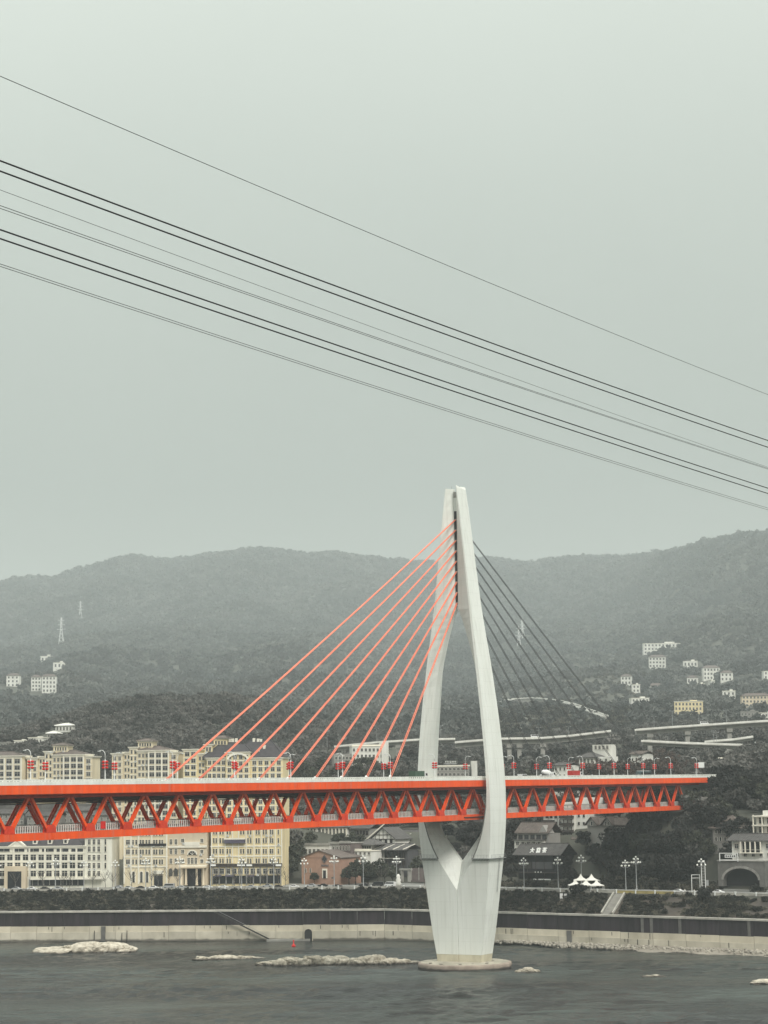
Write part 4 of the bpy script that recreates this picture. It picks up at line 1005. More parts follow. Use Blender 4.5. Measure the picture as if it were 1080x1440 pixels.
b.wall(296, 315, 1038, 'wall_yellow', pyb=1056, y=7, dep=9, cornice='trim', ch=2.2, name='turret'); b.wins(297, 314, 4, [1044], 2.4, 4.6, 'grey', 7); b.roof(296, 315, 1037, 1033.5, 'tile_brown', 'hip', y=7, dep=9, over=1)
b.roof(287, 328, 1064.5, 1044, 'roof_slate', 'hip', y=.8, dep=15, ridge=(306, 322)); b.roof(326, 397, 1064.5, 1040.5, 'roof_slate', 'hip', y=.8, dep=16, ridge=(346, 376))
b.roof(318, 352, 1056.5, 1046, 'roof_slate', 'hip', y=-.6, dep=12, ridge=(330, 340))
x, z = b.pt(335, 1068); k = b.px; mb = MB()
for i in range(12):
    a0, a1 = pi-pi*i/12, pi-pi*(i+1)/12; mb.beam((x+14*k*cos(a0), -1.1, z+8*k*sin(a0)), (x+14*k*cos(a1), -1.1, z+8*k*sin(a1)), .8, .9)
mb.build('bay_arch', 'trim', b.o)
for px, py in ((331, 1058), (343, 1053), (362, 1058), (369, 1050), (377, 1062)): b.box(px-1.6, px+1.6, py-2.5, py+3, 'trim', 2.0+(1066-py)*.12, 4.5+(1066-py)*.12, 'roof_vent')
for px in (318, 322, 327, 352, 358, 362): b.box(px-1.6, px+1.6, 1036+abs(px-340)*.12, 1043, 'trim', 8, 9.2, 'roof_tank')

AC = .06
def house(name, label, px0, px1, pyb, pye, pyr, Z, wallm, roofm, kind='hip', rows=1, n=4, w=3, h=4, style='dark', rz=0, dep=11., cat='house', y0=None, group=None, cornice=None):
    b = B(name, label, (px0+px1)/2, pyb, Z, rz, cat, group)
    b.wall(px0, px1, pye, wallm, dep=dep, down=8, cornice=cornice)
    if rows and n:
        ph = (pyb-pye)/rows; b.wins(px0, px1, n, [pye+ph*(k+.52) for k in range(rows)], w, min(h, ph*.8), style)
    if kind == 'flat':
        x0, z = b.pt(px0, pye); x1, _ = b.pt(px1, pye); mb = MB(); mb.box(x0-.3, x1+.3, -.35, dep+.3, z, z+.35); mb.box(x0, x1, 0, .3, z+.35, z+1.1); mb.build('roof', roofm, b.o)
    elif kind:
        if kind == 'gy': b.gable(px0, px1, pye, pyr, wallm, dep=dep)
        b.roof(px0, px1, pye, pyr, roofm, kind, dep=dep)
    return b
RM = bank_dir(25); RR = bank_dir(80)
# --- between the yellow building and the pylon
b = B('brick_chapel', 'pink brick chapel with plain gable, diamond window and small door', 452, 1236, 935, RM, 'chapel')
b.wall(424, 479, 1206, 'brick_pink', dep=16); b.gable(424, 479, 1206, 1196, 'brick_pink', dep=16, apex=449); b.roof(424, 479, 1206, 1195.5, 'tile_brown', 'gy', dep=16, over=.5, ridge=(449,))
b.box(453.6, 460.4, 1221.5, 1235, 'trim', -.35, .1, 'door_surround'); b.box(455, 459, 1224, 1235, 'wall_black', -.42, .1, 'door')
x, z = b.pt(456.5, 1208); mb = MB(); mb.prism([(x-1.2, z), (x, z-1.5), (x+1.2, z), (x, z+1.5)], 1, -.2, .1); mb.build('diamond_window', 'glass_dark', b.o)
mb = MB(); 
for p_, q_ in (((-1.4, 0), (0, -1.7)), ((0, -1.7), (1.4, 0)), ((1.4, 0), (0, 1.7)), ((0, 1.7), (-1.4, 0))): mb.beam((x+p_[0], -.22, z+p_[1]), (x+q_[0], -.22, z+q_[1]), .3, .3)
mb.build('window_surround', 'brick_grey', b.o); b.band(452, 462, 1217, 2.4, 'brick_grey', out=.25); b.wins(427, 440, 2, [1224], 2, 6, 'dark')
for px in (446, 470): 
    b.box(px-1.2, px+1.2, 1233.2, 1235.6, 'concrete_dark', -1.6, -.8, 'planter')
b = house('brick_building', 'dark brick building with narrow windows beside the pink chapel', 477, 493, 1236, 1186, 1184, 945, 'brick_grey', 'concrete', 'flat', 4, 4, 2, 6, 'dark', RM)
b = house('white_annex', 'flat white annex with window strip behind the pink chapel', 427, 463, 1205, 1189, 1187, 960, 'wall_white', 'concrete', 'flat', 1, 6, 4, 6, 'dark', RM)
b = house('water_house', 'small grey tower house behind the chapel roof', 462, 477, 1200, 1187, 1184, 957, 'wall_grey', 'concrete', 'flat', 1, 3, 2.4, 5, 'dark', RM)
b = B('colonnade_building', 'white colonnaded building with dark openings above the chapel', 468, 1190, 985, RM)
b.wall(402, 424, 1166, 'wall_white', dep=11); b.wins(403, 423, 3, [1171], 5, 5.5, 'dark'); b.wins(403, 423, 4, [1180], 3.4, 4.5, 'dark')
b.wall(426, 446, 1164, 'wall_white', dep=11); b.wins(427, 445, 4, [1169, 1179], 2.6, 6.4, 'dark'); b.wall(450, 487, 1164, 'wall_white', dep=11, y=.8); b.wins(450.5, 486.5, 7, [1170.5], 3.0, 9, 'dark', .8); b.roof(426, 446, 1163, 1158, 'tile_grey', 'hip', dep=11); b.roof(450, 487, 1163, 1158.5, 'tile_grey', 'hip', y=.8, dep=11)
b.wall(488, 516, 1166, 'wall_grey', y=2, dep=11); b.wins(489, 515, 6, [1171], 3, 5, 'timber', 2); b.roof(488, 516, 1165, 1158, 'tile_grey', 'gx', y=2, dep=11)
for px in np.linspace(451, 486, 8): b.pil((px,), 1165, 1178, 1.2, 'trim', .8, .5)
b = B('half_timbered_house', 'half-timbered gable house with long white-edged sloping roof', 540, 1192, 962, RM, 'house')
b.wall(522, 556, 1180, 'wall_white', dep=12); b.gable(522, 556, 1180, 1164, 'wall_white', dep=12); b.roof(522, 556, 1180, 1163.5, 'tile_grey', 'gy', dep=12, over=1.0)
for dx in (-11, -5.5, 0, 5.5, 11): b.box(539+dx-.4, 539+dx+.4, 1166.5+abs(dx)*.75, 1192, 'timber', -.16, 0, 'timber_post')
for py in (1174, 1180, 1186): b.box(523+max(0, 1180-py), 555-max(0, 1180-py), py-.5, py+.5, 'timber', -.2, 0, 'timber_rail')
x0, z0 = b.pt(508, 1188); x1, z1 = b.pt(543, 1158); mb = MB(); mb.beam((x0, -1.1, z0), (x1, -1.1, z1), .3, .5); mb.build('barge_board', 'trim', b.o)
b.wins(524, 554, 4, [1183.2], 3.2, 4.4, 'timber')
b = B('low_pavilion', 'small pavilion with upturned grey roof below the half-timbered gable', 515, 1200, 950, RM, 'pavilion')
b.wall(508, 523, 1188, 'wall_grey', dep=8); b.roof(505, 527, 1187.5, 1180, 'tile_grey', 'hip', dep=8, over=1.2); b.wins(509, 522, 4, [1192], 2.2, 4, 'timber')
b = B('tile_roof_hall', 'open timber hall with grey tile roof and pale rafters', 545, 1222, 946, RM, 'hall')
b.wall(528, 568, 1196, 'wall_darkgrey', y=3, dep=9); b.roof(526, 569, 1195, 1187, 'tile_grey', 'gx', y=.5, dep=12, over=1.2)
for px in np.linspace(529, 567, 6): b.box(px-.5, px+.5, 1195, 1222, 'timber', .2, .7, 'timber_column')
b.box(528, 568, 1206.5, 1207.5, 'frame', .1, .3, 'balcony_rail'); b.wins(530, 566, 6, [1203, 1214], 4, 6, 'timber', 3)
for px in (527, 540, 554, 568): 
    x, z = b.pt(px, 1194.6); mb = MB(); x2, z2 = b.pt(px+5, 1188.6); mb.beam((x, -.75, z+.1), (x2, 6.3, z2+.3), .35, .3); mb.build('ridge_batten', 'trim', b.o)
b = house('flat_annex', 'low white annex with flat parapet roof under the timber hall', 492, 522, 1203, 1197, 1196, 944, 'wall_white', 'trim', 'flat', 1, 5, 3, 3, 'dark', RM)
b = B('long_roof_house', 'wide dark house with low tile roof and white dormer gables beside the pylon', 578, 1198, 975, RM, 'house')
b.wall(556, 612, 1179, 'wall_darkgrey', dep=11); b.roof(554, 614, 1178, 1167, 'tile_grey', 'gx', dep=11, over=1.2); b.wins(557, 611, 8, [1185], 4, 6, 'timber'); b.band(554, 614, 1178.6, 1.2, 'trim', out=1.3, name='eave_board')
for px in (573, 587):
    x, z = b.pt(px, 1176); k = b.px; mb = MB(); mb.prism([(x-5*k, z), (x+5*k, z), (x+5*k, z+4*k)], 1, .2, 3); mb.build('dormer', 'wall_white', b.o)
b = house('small_white_house', 'small white house seen over the dark long tile roof', 572, 588, 1169, 1162, 1160, 1010, 'wall_white', 'tile_grey', 'flat', 1, 4, 2.4, 3, 'dark', RM)
b = house('stone_house', 'grey stone building partly hidden beside the pylon foot', 568, 612, 1236, 1200, 1198, 952, 'wall_grey', 'concrete', 'flat', 3, 7, 2.4, 5, 'dark', RM)
b = B('brown_hoarding', 'plain brown wall panel beside the stone gateway', 588, 1237, 925, RM, 'wall'); b.wall(578, 600, 1221, 'brick_grey', dep=.5, down=1); b.pil((578.6, 589, 599.4), 1220, 1238, 1.0, 'concrete', 0, .25)
b = B('stone_gateway', 'square grey stone gateway by the riverside trees', 570, 1237, 924, RM, 'gateway'); b.box(563, 566, 1224, 1240, 'concrete', 0, 1.2, 'gate_pier'); b.box(573, 576, 1224, 1240, 'concrete', 0, 1.2, 'gate_pier'); b.box(561.5, 577.5, 1221.5, 1224, 'concrete', -.2, 1.4, 'lintel')
# --- grey terraced houses seen through the truss on the left
for i, (a, c, yb_, ye, Z) in enumerate(((-30, 34, 1160, 1144, 985), (38, 84, 1164, 1147, 978), (88, 128, 1158, 1140, 985), (130, 156, 1166, 1146, 975))):
    house('terrace_house', ['grey terrace house with tile roof furthest from the wooded gap', 'grey terrace house with the widest tile roof below the apartments', 'grey terrace house with tile roof directly under the turreted block', 'narrow grey terrace house at the foot of the wooded gap'][i], a, c, yb_, ye, ye-6, Z, 'wall_grey', 'tile_grey', 'gx', 2, max(3, (c-a)//7), 3, 4, 'dark', RZL, 9)
for i, (ya, Z) in enumerate(((1139, 990), (1131, 996))):
    q0 = P(-60, ya, Z); q1 = P(150, ya, Z); t = thing('terrace_wall', ['lower grey terrace wall behind the long white building', 'upper grey terrace wall below the apartment blocks'][i], 'retaining wall', tuple(q0)); 
    mb = MB(); d = q1-q0; 
    for u in range(14): mb = MB(); mb.box(d[0]*u/14+.04, d[0]*(u+1)/14-.04, 0, 1.2, -9, (d[2])*u/14+.2); mb.build('wall_panel', 'concrete_dark', t)
# --- behind, around the pylon
b = house('hill_hotel', 'pale hotel block on the wooded rise behind the stay cables', 495, 545, 1076, 1050, 1047, 1190, 'wall_white', 'trim', 'flat', 3, 9, 2.6, 4, 'dark', .15)
b.wall(536, 546, 1043, 'wall_white', dep=9, y=-1); b.wall(470, 497, 1060, 'wall_grey', dep=9, y=2); b.wins(471, 496, 5, [1066], 3, 3.6, 'dark', 2)
b = B('signed_block', 'grey block with white roof letters seen through the pylon opening', 636, 1094, 1080, 0)
b.wall(612, 660, 1078, 'wall_grey', dep=12); b.wins(613, 659, 8, [1081.5, 1089], 3.2, 3.6, 'dark'); b.wall(663, 671, 1070, 'wall_white', dep=10); b.band(610, 661, 1077, 2, 'trim')
x, z = b.pt(626, 1072); k = b.px; mb = MB(); rq = random.Random(5)
for i in range(7):
    xx = x+i*2.3*k; mb.box(xx, xx+1.7*k, 2, 2.2, z+.8*k, z+1.2*k); mb.box(xx+.6*k, xx+1.0*k, 2, 2.2, z-.6*k, z+2*k); mb.box(xx, xx+1.7*k, 2, 2.2, z-.5*k+rq.random()*k, z+rq.random()*.3*k)
mb.build('roof_lettering', 'sign_text', b.o); b.box(625, 642, 1073.4, 1074.2, 'metal_grey', 2, 2.3, 'letter_rail')
# --- right of the pylon
b = B('timbered_white_building', 'tall white building with dark timber balconies and gable roof', 797, 1190, 925, RR, 'building')
b.wall(764, 792, 1140, 'wall_white', dep=12); b.wall(792, 808, 1128, 'wall_white', dep=12, y=-1.2); b.wall(808, 826, 1122, 'wall_white', dep=13, y=.4)
b.wins(766, 791, 4, [1148, 1158, 1168, 1178], 3, 4.4, 'timber'); b.wins(810, 824, 2, [1134, 1147, 1158, 1170], 2.2, 3.6, 'timber', .4)
for py in (1137, 1147, 1157, 1167, 1177):
    b.box(790.5, 809, py, py+3.4, 'timber', -2.8, -1.1, 'balcony'); b.box(791, 808.5, py-4.8, py-4.2, 'timber', -2.8, -2.5, 'balcony_rail')
    for px in (791.5, 797, 802.5, 808): b.box(px-.5, px+.5, py-4.5, py, 'timber', -2.8, -2.5, 'balcony_post')
for px0, px1, py in ((764, 780, 1143), (764, 780, 1153)): b.box(px0, px1, py, py+2.6, 'timber', -1.3, 0, 'balcony')
b.roof(764, 792, 1139, 1131, 'tile_grey', 'gx', dep=12)
for px in (772, 784, 789): b.box(px-.5, px+.5, 1140, 1186, 'timber', -.15, 0, 'timber_post')
b = B('black_balcony_house', 'dark roofed house with black balconies against the white timbered building', 818, 1196, 915, RR, 'house'); b.wall(808, 836, 1181, 'wall_white', dep=9); b.roof(806, 838, 1180, 1170, 'tile_brown', 'gx', dep=9); b.box(808, 836, 1184, 1189, 'timber', -1.2, 0, 'balcony'); b.wins(809, 835, 5, [1192], 3, 5, 'timber')
b = B('grey_tile_house', 'grey villa with tile roof and dark bay windows above the tea house', 748, 1190, 915, RR, 'house'); b.wall(727, 771, 1172, 'wall_grey', dep=10); b.roof(727, 771, 1171, 1157, 'tile_brown', 'gx', dep=10); b.wins(728, 770, 5, [1177], 6, 5, 'timber')
b.wall(727, 767, 1182, 'wall_white', y=-2.2, dep=4); b.wins(728, 766, 5, [1186], 4.6, 4, 'dark', -2.2); b.box(726, 768, 1180.5, 1182, 'tile_grey', -3, .2, 'porch_roof'); b.gable(758, 771, 1172, 1160, 'wall_grey', y=-.6, dep=6)
b = B('tea_house', 'black tea house with tile roof carrying three white characters', 755, 1241, 905, RR, 'tea house')
b.wall(729, 788, 1203, 'wall_black', dep=11); b.roof(727, 788, 1202, 1186.5, 'tile_grey', 'gx', y=-.6, dep=12, over=1.2)
b.box(749, 779, 1212, 1222, 'wall_darkgrey', -.3, 0, 'shutter_panel'); b.wins(730, 748, 3, [1217], 4, 8, 'black'); b.box(752, 776, 1235.5, 1237.6, 'sign_text', -1.1, -.9, 'counter_sign'); b.box(732, 786, 1226, 1228, 'timber', -2.4, 0, 'canopy')
for px in (730, 742, 754, 766, 778, 787): b.box(px-.6, px+.6, 1203, 1241, 'timber', -.5, 0, 'timber_column')
for px in (757, 761, 765): b.box(px-.7, px+.7, 1225.4, 1226.6, 'globe', -2.5, -2.42, 'canopy_lamp')
# rooftop characters, built of strokes on a frame standing on the roof slope
CH_ = {'da': [((.05,.62),(.95,.62)), ((.5,.98),(.5,.62)), ((.5,.62),(.32,.25)), ((.32,.25),(.05,.02)), ((.5,.62),(.68,.25)), ((.68,.25),(.97,.02))],
 'yi': [((.28,.98),(.36,.82)), ((.72,.98),(.64,.82)), ((.05,.78),(.95,.78)), ((.40,.72),(.14,.50)), ((.60,.72),(.86,.50)), ((.18,.42),(.82,.42)), ((.18,.42),(.18,.06)), ((.40,.42),(.40,.06)), ((.60,.42),(.60,.06)), ((.82,.42),(.82,.06)), ((.03,.05),(.97,.05))],
 'cha': [((.05,.88),(.95,.88)), ((.33,1.0),(.33,.78)), ((.67,1.0),(.67,.78)), ((.5,.76),(.06,.46)), ((.5,.76),(.94,.46)), ((.16,.42),(.84,.42)), ((.5,.60),(.5,.0)), ((.34,.30),(.12,.08)), ((.66,.30),(.88,.08))]}
for i, ch in enumerate(('da', 'yi', 'cha')):
    x, z = b.pt(745.2+i*8.6, 1199.6); k = b.px; s_ = 7.4*k; mb = MB()
    for (a0, c0), (a1, c1) in CH_[ch]: mb.beam((x+a0*s_, .2+c0*s_*.45-.55, z+c0*s_), (x+a1*s_, .2+c1*s_*.45-.55, z+c1*s_), .34, .34, (0, -1, .3))
    mb.build('sign_character', 'sign_text', b.o)
b = house('small_tile_house', 'small hut with brown tile roof behind the white tents', 800, 819, 1226, 1218, 1209, 905, 'wall_darkgrey', 'tile_brown', 'gx', 1, 4, 2.4, 4, 'timber', RR, 8)
b = B('twin_gable_house', 'grey house with two pointed gables among dark trees', 842, 1180, 900, RR, 'house'); b.wall(826, 862, 1160, 'wall_grey', dep=9); b.gable(826, 840, 1160, 1149, 'wall_grey', y=-.8, dep=6); b.gable(848, 862, 1160, 1149, 'wall_grey', y=-.8, dep=6); b.roof(826, 840, 1160, 1148.5, 'tile_brown', 'gy', y=-.8, dep=8); b.roof(848, 862, 1160, 1148.5, 'tile_brown', 'gy', y=-.8, dep=8); b.roof(838, 878, 1160, 1150, 'tile_brown', 'gx', y=.3, dep=9); b.wall(862, 880, 1160, 'timber', y=.4, dep=8)
b.wins(829, 838, 1, [1158], 3, 5, 'dark', -.8); b.wins(851, 860, 2, [1158, 1168], 2.4, 5, 'dark', -.8); b.wins(863, 879, 4, [1166], 2.6, 5, 'grey', .4)
b = B('glass_lift_tower', 'glass and steel lift tower beside a glazed stair hall', 900, 1172, 905, RR, 'tower'); b.box(898, 911, 1138, 1178, 'glass_teal', .2, 4, 'glass_shaft')
for px in (898, 904.5, 911): b.box(px-.5, px+.5, 1137, 1180, 'metal_grey', 0, 4.2, 'steel_post')
for py in (1138, 1146, 1154, 1162, 1170): b.box(898, 911, py-.4, py+.4, 'metal_grey', -.05, 4.1, 'steel_ring')
b.box(882, 897, 1148, 1172, 'wall_grey', 1, 6, 'stair_hall'); b.wins(883, 896, 3, [1154, 1163], 3.4, 6, 'dark', 1)
b = B('hip_roof_villa', 'grey stone villa with brown hipped roof in the trees', 1022, 1186, 862, RR, 'house'); b.wall(1002, 1044, 1165, 'wall_grey', dep=10); b.roof(1000, 1046, 1164, 1156, 'tile_brown', 'hip', dep=10, over=1.0); b.roof(1010, 1030, 1158, 1147, 'tile_brown', 'hip', y=2, dep=7, over=1); b.wins(1004, 1042, 6, [1169.5, 1180], 2.8, 5, 'dark')
b = B('white_veranda_villa', 'white villa with grey tile roof and columned veranda', 1062, 1206, 835, RR, 'house'); b.wall(1029, 1100, 1183, 'wall_white', dep=11); b.roof(1028, 1102, 1182, 1173, 'tile_grey', 'gx', dep=11, over=1.5); b.wins(1031, 1041, 1, [1190], 5.5, 6, 'dark'); b.wins(1074, 1098, 2, [1190], 5.5, 6, 'dark'); b.box(1044, 1071, 1184, 1199, 'wall_black', -.1, .1, 'veranda_opening'); b.wins(1032, 1098, 6, [1202], 4, 4.5, 'dark')
for px in (1043.5, 1050, 1057, 1064, 1071.5): b.box(px-.9, px+.9, 1183.5, 1199, 'trim', -1.6, -1.0, 'veranda_column')
b.box(1042, 1073, 1198.5, 1200, 'trim', -1.8, 0, 'veranda_floor'); b.box(1042, 1073, 1194.6, 1195.2, 'trim', -1.7, -1.5, 'veranda_rail')
b = B('upper_balcony_building', 'white building with open balconies above the veranda villa', 1078, 1180, 848, RR); b.wall(1060, 1110, 1147, 'wall_white', dep=11, y=2); 
for py in (1147, 1160, 1173): b.box(1058, 1110, py, py+1.6, 'trim', -.4, 2.2, 'balcony_slab')
for px in (1059.5, 1072, 1085, 1098): b.box(px-1, px+1, 1146, 1180, 'trim', -.4, .3, 'balcony_pier')
b.wins(1062, 1108, 4, [1154, 1167], 7, 8, 'dark', 2); b.box(1068, 1096, 1140, 1147, 'wall_white', 3, 9, 'roof_room')
# stone arch with a sign frame over it
b = B('stone_arch', 'stone tunnel arch with dark mouth beside the riverside road', 1038, 1242, 822, RR, 'arch')
k = b.px; x0, zt = b.pt(1009, 1211); x1, _ = b.pt(1075, 1211); zb_ = b.pt(1040, 1243)[1]; xm = b.pt(1042, 1240)[0]; ra = 28*k; za = b.pt(1042, 1238)[1]
arc = [(xm+ra*cos(a), za+ra*.62*sin(a)) for a in np.linspace(pi, 0, 15)]
mb = MB()
poly = [(x0, zb_-1), (x0, zt), (x1, zt), (x1, zb_-1)]
for i in range(14):
    a0, a1 = arc[i], arc[i+1]; mb.add([(a0[0], 0, a0[1]), (a1[0], 0, a1[1]), (a1[0], 0, zt), (a0[0], 0, zt), (a0[0], 6, a0[1]), (a1[0], 6, a1[1]), (a1[0], 6, zt), (a0[0], 6, zt)], [(0,1,2,3),(7,6,5,4),(0,4,5,1),(3,2,6,7)])
mb.box(x0, arc[0][0], 0, 6, zb_-1, zt); mb.box(arc[-1][0], x1, 0, 6, zb_-1, zt); mb.build('arch_wall', 'concrete_dark', b.o)
for i in range(14):
    a0, a1 = arc[i], arc[i+1]; mb = MB(); mb.beam((a0[0]+.03, -.08, a0[1]+.2), (a1[0]-.03, -.08, a1[1]+.2), .9, .3, (0, 1, 0)); mb.build('voussoir', 'wall_grey', b.o)
mb = MB(); mb.box(x0-.2, x1+.2, -.25, 6, zt+.01, zt+.45); mb.build('coping', 'concrete', b.o); mb = MB(); mb.box(arc[0][0]+.05, arc[-1][0]-.05, 3.4, 3.6, zb_-.9, zt-.4); mb.build('dark_gate', 'wall_black', b.o)
b = B('sign_frame', 'white framed sign board standing on the stone arch', 1025, 1211, 823.5, RR, 'sign'); x0, z0 = b.pt(1012, 1210.6); x1, z1 = b.pt(1037, 1200); mb = MB(); 
for z in (z0+1.0*b.px, z1): mb.box(x0, x1, 0, .25, z-.15, z+.15)
for x in (x0, x1): mb.box(x-.15, x+.15, 0, .25, z0-.2, z1+.15)
mb.build('frame', 'metal_white', b.o); b.box(1019, 1035, 1201.6, 1206.4, 'metal_white', .05, .2, 'board')
for k2 in range(5): b.box(1020.4+k2*2.9, 1022.2+k2*2.9, 1202.8+.3*(k2 % 2), 1205.2, 'wall_darkgrey', -.02, .06, 'board_mark')
# open market stalls below the dark trees
for i, (px0, px1, py) in enumerate(((884, 906, 1213), (906, 920, 1222), (893, 902, 1218))):
    b = B('market_stall', ['stall with long pale awning under the dark trees', 'stall with a pale sign strip beside the long awning', 'small stall with pale roof between two awnings'][i], (px0+px1)/2, 1238, 880+i*3, RR, 'stall'); x0, z0 = b.pt(px0, py); x1, _ = b.pt(px1, py); mb = MB(); mb.prism([(-1.2, z0-.5), (1.2, z0), (1.2, z0+.18), (-1.2, z0-.3)], 0, x0, x1); mb.build('awning', 'tent', b.o)
    for px in (px0+.5, px1-.5): b.box(px-.3, px+.3, py, 1240, 'metal_grey', .8, 1.0, 'awning_post')
    b.box(px0+1, px1-1, py+9, py+14, 'timber', .3, 1.6, 'counter')

# --- viaducts
def viaduct(name, label, pts, Z, wd, th, piers, pyb, rail=True):
    q = [P(px, py, Z if np.isscalar(Z) else Z[i]) for i, (px, py) in enumerate(pts)]; c = q[0].copy(); t = thing(name, label, 'viaduct', tuple(c))
    for a, b_ in zip(q[:-1], q[1:]):
        a_ = a-c; b2 = b_-c; mb = MB(); mb.beam((a_[0], a_[1], a_[2]-th/2), (b2[0], b2[1], b2[2]-th/2), wd*.55, th); mb.build('girder', 'concrete', t)
        mb = MB(); mb.beam((a_[0], a_[1], a_[2]+.2), (b2[0], b2[1], b2[2]+.2), wd, .45); mb.build('road_slab', 'concrete', t)
        for s_ in (-1, 1):
            n2 = Vector((-(b2-a_)[1], (b2-a_)[0], 0)).normalized()*(wd/2-.2)*s_; mb = MB(); mb.beam((a_[0]+n2.x, a_[1]+n2.y, a_[2]+.95), (b2[0]+n2.x, b2[1]+n2.y, b2[2]+.95), .3, 1.1); mb.build('barrier', 'wall_white', t)
    for px in piers:
        xs_ = [v[0] for v in q]; X = P(px, pts[0][1], Z if np.isscalar(Z) else Z[0])[0]; Yp = float(np.interp(X, xs_, [v[1] for v in q])); zt = float(np.interp(X, xs_, [v[2] for v in q])); g = tz(X, Yp)-2
        mb = MB(); mb.box(X-c[0]-1.3, X-c[0]+1.3, Yp-c[1]-2.2, Yp-c[1]+2.2, g-c[2], zt-c[2]-th-.01); mb.box(X-c[0]-1.8, X-c[0]+1.8, Yp-c[1]-wd*.3, Yp-c[1]+wd*.3, zt-c[2]-th-2.2, zt-c[2]-th-.005); mb.build('pier', 'concrete', t)
    for a, b_ in zip(q[:-1], q[1:]):
        for u in np.linspace(0, 1, max(2, int(np.linalg.norm(b_-a)/14))): [EXCL.append((float((a+(b_-a)*u)[0]), float((a+(b_-a)*u)[1])-v)) for v in np.arange(0, 38+(a[1]-1200)*.05, 7.5)]
    return t
viaduct('highway_viaduct', 'upper highway viaduct on square piers beyond the bridge end', [(894, 1028.5), (940, 1025), (1000, 1021), (1060, 1017), (1150, 1012)], 1270, 11, 2.2, (913, 966, 1025, 1085), 1050)
viaduct('ramp_viaduct', 'lower ramp viaduct passing under the highway', [(903, 1044), (960, 1047), (1020, 1049), (1080, 1051), (1150, 1053)], 1215, 9, 1.6, (999, 1060), 1065)
viaduct('ramp_viaduct', 'short ramp rising between the lower ramp and the highway', [(992, 1045), (1030, 1042), (1058, 1038)], 1240, 7, 1.3, (1020,), 1050)
viaduct('highway_viaduct', 'grey viaduct on tall piers behind the dark stay cables', [(640, 1046), (700, 1041), (760, 1040), (800, 1037), (858, 1030)], 1290, 11, 2.6, (716, 730, 763), 1060)
viaduct('hillside_road', 'pale elevated road crossing behind the orange stay cables', [(470, 1052), (530, 1046), (590, 1042), (640, 1041)], 1330, 9, 1.6, (500, 560), 1060)
viaduct('hillside_road', 'pale curved mountain road with low wall on the far slope', [(690, 990), (720, 984), (750, 982), (780, 985), (805, 991), (825, 999), (850, 1008)], [float(hit(px, py+5)[1]) for px, py in ((690, 990), (720, 984), (750, 982), (780, 985), (805, 991), (825, 999), (850, 1008))], 8, 5.0, (), 1000)
# highway lamp masts
mp_ = None
for px, py0, py1, Z in ((920, 1025, 1008, 1270), (946, 1024, 1000, 1270), (1022, 1020, 999, 1270), (983, 1022, 1001, 1270), (600, 1044, 1028, 1330), (620, 1044, 1020, 1330), (530, 1046, 1025, 1330), (460, 1052, 1028, 1330), (758, 1040, 1023, 1290), (800, 1037, 1022, 1290), (1004, 1048, 1028, 1215), (1008, 1049, 1030, 1215)):
    q = P(px, py0, Z); h = P(px, py1, Z)[2]-q[2]
    if mp_ is None:
        mp_ = thing('highway_lamp', 'thin grey lamp mast standing on a highway viaduct', 'street lamp', tuple(q), 0, 'lamp masts on the viaducts'); mb = MB(); mb.tube([(0, 0, 0), (0, 0, 10)], [.14, .08], 6); mb.build('mast', 'metal_grey', mp_); mb = MB(); mb.tube([(-1.2, 0, 10.1), (0, 0, 9.9), (1.2, 0, 10.1)], .07, 4); mb.build('arm', 'metal_grey', mp_); mb = MB(); mb.box(-1.6, -.9, -.15, .15, 10.05, 10.2); mb.box(.9, 1.6, -.15, .15, 10.05, 10.2); mb.build('lamp_head', 'metal_white', mp_); mp_.scale = (1, 1, h/10)
    else: dup(mp_, tuple(q), 0, (1, 1, h/10))
for px, py, Z, lab in ((990, 1020.5, 1270, 'white van driving on the upper highway viaduct'), (1067, 1049.5, 1215, 'white van driving on the lower ramp viaduct'), (752, 1039, 1290, 'white van driving on the viaduct behind the stay cables')):
    q = P(px, py, Z); car('van', 'paint_white', (q[0], q[1]-2, q[2]+.5), 0, lab, None)

AC = 0
# --- houses on the far slopes
FH = [(905,960,920,905,'long white hillside building with rows of small windows high on the slope','white'),(912,936,939,924,'terraced white house with reddish front on the slope','white'),(961,981,938,930,'low white house with dark windows alone on the upper slope','white'),(989,1012,956,939,'cluster-shaped white house with a tall stair tower','white'),(1013,1030,958,946,'white stepped house at the edge of the dark wood','white'),(966,981,962,953,'small white house below the low lone one','white'),(982,991,972,962,'narrow white house with a dark front','white'),(1000,1005,967,957,'very slim white tower house','white'),(914,934,972,964,'greyish white bungalow in the trees','grey'),(873,888,963,951,'white block beside the last dark stay cable','white'),(889,900,974,963,'plain white cube house','white'),(888,913,994,982,'layered white building with dark floor strips','white'),(948,988,1006,987,'cream three-storey building above the highway','cream'),(1016,1034,985,972,'white house with rough tall front near the wood','white'),(1043,1084,1000,978,'broad grey block of flats near the highway','beige'),(1041,1066,1014,1001,'grey house tucked under the broad block of flats','grey'),(1066,1090,1014,1003,'white house beside the grey one under the flats','white'),(1074,1090,955,944,'white house at the wood edge on the steep slope','white'),
 (9,27,966,950,'hazy pale apartment block alone on the far slope','white'),(44,58,972,952,'hazy pale block with stepped top on the far slope','white'),(59,79,974,951,'hazy broad pale block beside the stepped one','white'),(75,92,940,932,'hazy low house above the pale blocks','white'),(57,73,932,923,'hazy small house highest on the far slope','white'),
 (20,36,1048,1042,'small white shed low on the left wooded hill','white'),(40,60,1046,1038,'pale shack in a clearing on the wooded hill','white'),(78,102,1029,1020,'white roofed farmhouse on the wooded hill','white'),(66,80,1038,1031,'pale farm building below the white roofed farmhouse','grey'),(0,14,1050,1045,'pale shack at the edge of the wooded hill','grey')]
